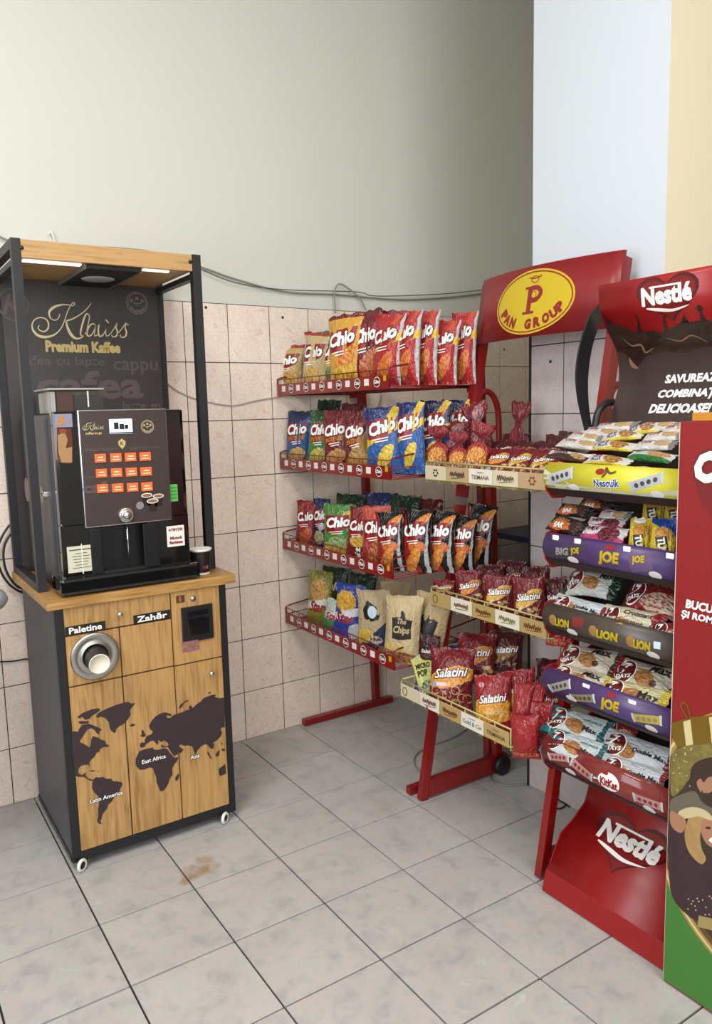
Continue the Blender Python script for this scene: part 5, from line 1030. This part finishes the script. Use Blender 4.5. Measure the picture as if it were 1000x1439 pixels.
# base card: profile swept across, with kick board
BPR=cr([(.47,0,.375),(.468,0,.30),(.455,0,.255),(.43,0,.215),(.385,0,.185),(.33,0,.14),(.285,0,.082),(.272,0,.066)],4)+[V((.256,0,.004))]
cb=[0]
for a,b_ in zip(BPR,BPR[1:]): cb.append(cb[-1]+(b_-a).length)
def bfn(y,s,l):
    s=max(0,min(cb[-1]-1e-5,s)); k=min(max(i for i in range(len(cb)) if cb[i]<=s),len(BPR)-2); t=(s-cb[k])/(cb[k+1]-cb[k]); p=BPR[k].lerp(BPR[k+1],t); d=(BPR[k+1]-BPR[k]).normalized(); n=V((d.z,0,-d.x))
    if n.x>0: n=-n
    return V((p.x,-y,p.z))+n*l
bm=BM(); ns_=len(BPR); g=[[[bm.verts.new(bfn(y,cb[k]+(1e-6 if k<ns_-1 else -1e-6),d)) for k in range(ns_)] for y in (1.588,2.034)] for d in (0,-.005)]
for a in (0,1):
    for k in range(ns_-1): bm.faces.new((g[a][0][k],g[a][1][k],g[a][1][k+1],g[a][0][k+1])).smooth=k<ns_-3
for e_ in (0,1):
    for k in range(ns_-1): bm.faces.new((g[0][e_][k],g[0][e_][k+1],g[1][e_][k+1],g[1][e_][k]))
obj('base_card',bm,mat('base_red','B5181A',.38),ns)
SB_=min(range(len(BPR)),key=lambda i:abs(BPR[i].z-.20))
prints('base_print',ns,nheart(1.79,cb[SB_],1.5),bfn,cut=.02)
bm=BM(); prism(bm,[(.30,-1.592,.05),(.285,-1.592,.09),(.33,-1.592,.17),(.39,-1.592,.20),(.47,-1.592,.26),(.60,-1.592,.26),(.60,-1.592,.004),(.30,-1.592,.004)],(0,-.004,0)); obj('base_side',bm,mat('tray_red'),ns)
bm=BM(); prism(bm,[(.292,-1.583,.03),(.297,-1.583,.075),(.325,-1.583,.125),(.365,-1.583,.165),(.388,-1.583,.175),(.375,-1.583,.135),(.345,-1.583,.085),(.315,-1.583,.045)],(0,-.004,0)); obj('torn_card_edge',bm,mat('card_cream','DCCDA0',.7),ns)
bm=BM(); prism(bm,[(.262,-2.032,.0),(.262,-2.032,.05),(.32,-2.032,.08),(.34,-2.032,.0)],(0,-.002,0)); obj('torn_corner',bm,mat('card_dark','3A1A18',.7),ns)
# goods on the stand
def sl(p0,s): return (p0,math.atan(s))
GN1,GN2,GN3,GN4,GN5=('%s on the %s tray of the confectionery stand'%(a,b_) for a,b_ in (('cereal bars','top'),('bars and crackers','second'),('croissants','third'),('croissants','fourth'),('croissants','lowest')))
SBR='snack_bar'; 
P1=((.32,0,1.335),math.atan(.62))
rowsS1=[
 (('b_white',(768,654),(822,662)),('b_white',(888,662),(946,668))),
 (('b_brown',(770,638),(832,645)),('b_yellow',(824,646),(886,652)),('b_green',(884,640),(948,646))),
 (('b_white',(786,622),(846,628)),('b_yellow',(834,627),(894,630)),('b_white',(893,627),(950,626))),
 (('b_white',(800,613),(848,618)),('b_yellow',(846,617),(905,612)),('b_white',(905,616),(960,612))),
 (('b_white',(816,606),(878,611)),('b_yellow',(878,609),(930,602)),('b_white',(930,607),(975,602))),
 (('b_white',(836,602),(896,598)),('b_white',(898,601),(955,599)))]
nth=('lowest front','front','second','third','fourth','rearmost'); cols=('left','middle','right')
KN={'b_white':'white cereal bar','b_brown':'white and brown cereal bar','b_yellow':'white and yellow cereal bar','b_green':'white and green nut cereal bar'}
for r_,rw in enumerate(rowsS1):
    for c_,(k,a,b_) in enumerate(rw): laid(k,SBR,'%s in the %s row of the confectionery stand top, %s'%(KN[k],nth[r_],(cols if len(rw)==3 else ('left','right'))[c_]),'cereal bar',GN1,a,b_,*P1,.041)
P2_=((.335,0,1.14),math.atan(.95))
for k,a,b_,w_,lf,lb in (
 ('b_black',(776,757),(822,765),.035,0,'black and grey chocolate bar low at the left of the second tray'),
 ('b_black',(777,736),(828,752),.062,.01,'black chocolate bar with orange print at the left of the second tray'),
 ('b_black',(785,716),(835,722),.05,0,'black bar end behind the orange-print chocolate bar'),
 ('b_black',(812,706),(868,712),.05,-.01,'dark bar at the shadowed back of the second tray, centre'),
 ('b_white',(842,722),(884,727),.045,-.004,'dim grey-white bar behind the pink bars'),
 ('b_pink',(826,736),(878,741),.05,.004,'upper pink and white bar with cherry print'),
 ('b_pink',(820,752),(882,762),.07,.014,'lower pink and white bar with cherry print at the front')):
    laid(k,SBR,lb,'chocolate bar',GN2,a,b_,*P2_,w_,lf)
def pack(k,px,py,h,w_,lb,x=.32,ph=-60,tilt=18,roll=3):
    p=onx(px,py,x); free(k,'cracker_pack',lb,'cracker pack',GN2,p,w_,h,ph,tilt,roll)
pack('tuc',896,785,.115,.062,'yellow cracker pack standing left of the two in the second tray')
pack('tuc_blue',928,790,.120,.066,'yellow and blue cracker pack standing at the right of the second tray')
pack('tuc',915,742,.10,.06,'yellow cracker pack behind the front two',x=.42,ph=-60)
pack('tuc_blue',946,745,.10,.06,'dark-topped cracker pack in the rear right of the second tray',x=.42,ph=-60)
def P_(z,s=.9,x=.345): return ((x,0,z),math.atan(s))
CRN='wrapped_croissant'; CRC='croissant'
Z3=P_(.935); Z4=P_(.735); Z5=P_(.525)
for k,a,b_,w_,lf,pl,gp,lb in (
 ('d_dark',(796,820),(872,826),.10,.0,Z3,GN3,'white and dark green wrapped croissant at the back left of the third tray'),
 ('d_double',(778,852),(852,872),.085,.015,Z3,GN3,'white double filling croissant at the front left of the third tray'),
 ('d_red',(880,838),(962,852),.11,.0,Z3,GN3,'dark red wrapped croissant at the back right of the third tray'),
 ('d_cream',(845,872),(934,890),.095,.015,Z3,GN3,'cream wrapped croissant with brown script in the third tray'),
 ('d_red',(918,896),(990,902),.07,.02,Z3,GN3,'red wrapped croissant end at the lower right of the third tray'),
 ('d_max',(786,922),(870,936),.10,.0,Z4,GN4,'beige wrapped croissant at the back left of the fourth tray'),
 ('d_max',(778,950),(858,974),.085,.018,Z4,GN4,'cream wrapped croissant at the front left of the fourth tray'),
 ('d_max',(862,944),(956,968),.11,.002,Z4,GN4,'large beige wrapped croissant at the back right of the fourth tray'),
 ('d_yellow',(848,972),(944,996),.08,.02,Z4,GN4,'yellow-ended wrapped croissant at the front right of the fourth tray'),
 ('d_teal',(768,1008),(856,1036),.10,.0,Z5,GN5,'upper teal wrapped croissant at the left of the lowest tray'),
 ('d_teal',(770,1042),(854,1072),.09,.018,Z5,GN5,'lower teal wrapped croissant at the left front of the lowest tray'),
 ('d_red',(850,1022),(890,1030),.07,-.02,Z5,GN5,'dark wrapped croissant in the shadow behind the lowest tray centre'),
 ('d_double',(846,1042),(946,1078),.10,.002,Z5,GN5,'upper dim white wrapped croissant at the right of the lowest tray'),
 ('d_double',(846,1080),(938,1110),.085,.02,Z5,GN5,'lower bright white wrapped croissant at the right front of the lowest tray')):
    laid(k,CRN,lb,CRC,gp,a,b_,*pl,w_,lf)

# ---------------------------------------------------------------- large red card display at the right edge
cd=thing('card_display','tall red cardboard display with gold bauble picture at the right edge','display stand',(.4,-2.28,0))
X0=.226; cw=.60; yL=-2.038
bm=BM(); box(bm,X0,X0+.40,yL,yL-cw,0.004,1.452,bev=.002); obj('display_box',bm,mat('card_red','A9181A',.45),cd)
cp_=lambda px,py:(lambda p:(-p.y,p.z))(onx(px,py,X0-.0005))
C2=lambda pts:poly([cp_(x,y) for x,y in pts])
def ball_c(): 
    a=cp_(943,1075); return a
gy,gz=2.34,.47; gr=.354   # bauble centre and radius on the card
clipx=lambda pts:[(max(2.0390,x),z) for x,z in pts]
def disc(r,n=64): return clipx([(gy+r*math.cos(R(360*k/n)),gz+r*math.sin(R(360*k/n))) for k in range(n)])
GRN2=mat('card_green','4A8A34',.5); GLD=mat('bauble_gold','C9A24A',.4); PHO=mat('photo_dark','3A2C22',.5,var=.5,vscale=22); SKN=mat('photo_skin','C08A68',.5); HAIRD=mat('photo_dark_hair','3A261C',.5); HAIRB=mat('photo_blond_hair','C9A062',.5,var=.25,vscale=60); CREAMP=mat('photo_cream_hat','DCC99A',.5); SWE=mat('photo_plum_clothes','3A2228',.5); SHT=mat('photo_grey_shirt','6A5F50',.5); OLV=mat('photo_olive_lights','8A7A3A',.5,var=.6,vscale=70)
C3=lambda pts:(lambda q:poly([(max(2.039,p.x),p.y) for p in q]))(cr([V(cp_(x,y)+(0,)) for x,y in pts],5,True))
its=[(poly([(2.0385,.008),(2.636,.008),(2.636,.40),(2.0385,.40)]),GRN2,1)]
its+=[(poly(disc(.356,96)),GLD,1.5),(poly(disc(.350,96)),mat('bauble_pale_gold','EBD9A0',.4),1.8),(poly(disc(.343,96)),GLD,2.1),(poly(disc(.335,96)),mat('photo_brown_glow','6A4A2A',.5,var=.4,vscale=26),2.4),(poly(disc(.320,96)),PHO,2.6)]
its+=[(C3([(944,1062),(960,1050),(985,1046),(1012,1044),(1012,1085),(985,1078),(968,1095),(955,1112),(943,1116)]),OLV,2.8)]
its+=[(C3([(969,1100),(972,1078),(984,1068),(1000,1064),(1014,1068),(1014,1092),(996,1092),(988,1100),(982,1112),(974,1110)]),HAIRD,3.0),(C3([(979,1100),(984,1094),(989,1099),(996,1092),(1014,1092),(1014,1112),(992,1114),(984,1112)]),SKN,3.2),(C3([(986,1110),(992,1118),(1000,1112),(1014,1112),(1014,1128),(998,1130),(988,1122)]),HAIRD,3.4)]
its+=[(C3([(943,1124),(958,1116),(976,1112),(986,1126),(998,1134),(1012,1140),(1000,1148),(975,1146),(955,1142),(942,1140)]),SHT,3.3),(C3([(942,1164),(960,1172),(985,1200),(1014,1220),(1014,1290),(990,1296),(965,1285),(942,1250)]),SWE,3.3)]
its+=[(C3([(972,1142),(985,1140),(998,1146),(990,1158),(984,1172),(986,1192),(992,1206),(986,1214),(974,1205),(965,1190),(962,1172),(966,1154)]),HAIRB,3.7),(C3([(988,1152),(998,1149),(1012,1156),(1014,1180),(1002,1190),(992,1184),(985,1168)]),SKN,3.9),(C3([(953,1142),(962,1136),(976,1134),(992,1139),(1004,1152),(996,1152),(982,1147),(970,1149),(958,1150)]),CREAMP,4.2),(C3([(942,1140),(950,1142),(962,1150),(964,1160),(958,1170),(948,1166),(942,1156)]),SKN,4.3),(C3([(996,1180),(1002,1176),(1001,1184)]),WPRINT,4.4),(C3([(991,1163),(996,1161),(999,1164),(995,1165)]),HAIRD,4.4)]
its+=[(C2([(982,1286),(1006,1292),(1012,1310),(980,1302)]),mat('gift_gold','B8A060',.5),3.8)]
rr=random.Random(4)
for k in range(26):
    x,y=rr.uniform(944,978),rr.uniform(1035,1115); its.append((C2([(x,y),(x+1.6,y+.8),(x+.8,y+2.4),(x-.8,y+1.4)]),CREAMP,2.9))
for k in range(14):
    x,y=rr.uniform(965,1000),rr.uniform(1255,1285); its.append((C2([(x,y),(x+1.6,y+.8),(x+.8,y+2.4),(x-.8,y+1.4)]),CREAMP,4.4))
its+=[(C2([(943,1016),(970,1008),(1010,1004),(1015,1042),(985,1046),(952,1050),(946,1040)]),mat('cap_gold','A8842C',.3,.5),3.0),(C2([(960,1014),(970,1011),(974,1046),(964,1048)]),mat('bauble_pale_gold'),3.3),(C2([(996,1008),(1006,1006),(1010,1043),(1000,1044)]),mat('bauble_pale_gold'),3.3)]
q=[cp_(x,y) for x,y in ((967,1010),(958,995),(958,988),(965,990),(970,1006))]; its.append((stroke(q,.004,5),mat('cap_gold'),3))
its+=[(C2([(968,669),(975,668),(985,712),(992,714),(1015,770),(1015,660),(1000,655)]),mat('card_dark_red','8E1215',.5),1)]
a=cp_(975,672); b_=cp_(1000,640)
its+=[(txt('Chio',a[0]+.075,(a[1]+b_[1])/2,W=.150,H=.075,bold=.07,shear=.2),WPRINT,3),(txt('Chio',a[0]+.075,(a[1]+b_[1])/2,W=.150,H=.075,bold=.14,shear=.2,ref=.07),mat('card_shadow_red','7A1A18',.5),2)]
def word(s,px0,px1,py,H): a=cp_(px0,py); b_=cp_(px1,py); return (txt(s,(a[0]+b_[0])/2,(a[1]+b_[1])/2,W=abs(b_[0]-a[0]),H=H,bold=.045,shear=.15,rot=0),WPRINT,3)
its+=[word('BUCU',963,1003,852,.022),word('ȘI ROM',957,1003,868,.024)]
prints('display_print',cd,its,lambda y,z,l:(X0-.0004-l*.7,-y,z))
bx('box_edge',mat('card_edge','D8C9B0',.7),cd,X0-.0008,X0+.003,yL+.0006,yL-.001,.01,1.45)
p=onx(960,590,.30); oc=bx('price_card',mat('orange_card','F0A020',.5),None,.24,.29,-2.06,-2.135,1.4535,1.472); tag(oc,'small orange card lying on top of the tall red display','card')
# navy shelf unit seen in the gap behind the stands
sr=thing('storage_shelf','low navy shelf unit in the gap between back wall and column','shelf',(1.75,-.25,0))
NV=mat('navy_plastic','1E2450',.4); 
for z in (.80,.45): bx('shelf_board',NV,sr,1.45,2.05,-.40,-.06,z,z+.03)
bx('shelf_edge',mat('navy_dark','0E1020',.4),sr,1.45,2.05,-.41,-.395,.70,.745)
for x in (1.46,2.03):
    for y in (-.39,-.08): bx('upright',NV,sr,x-.012,x+.012,y-.012,y+.012,.001,.80)
bx('storage_tub',mat('navy_tub','1B2C6A',.45),sr,1.50,2.0,-.38,-.10,.482,.62,bev=.01)
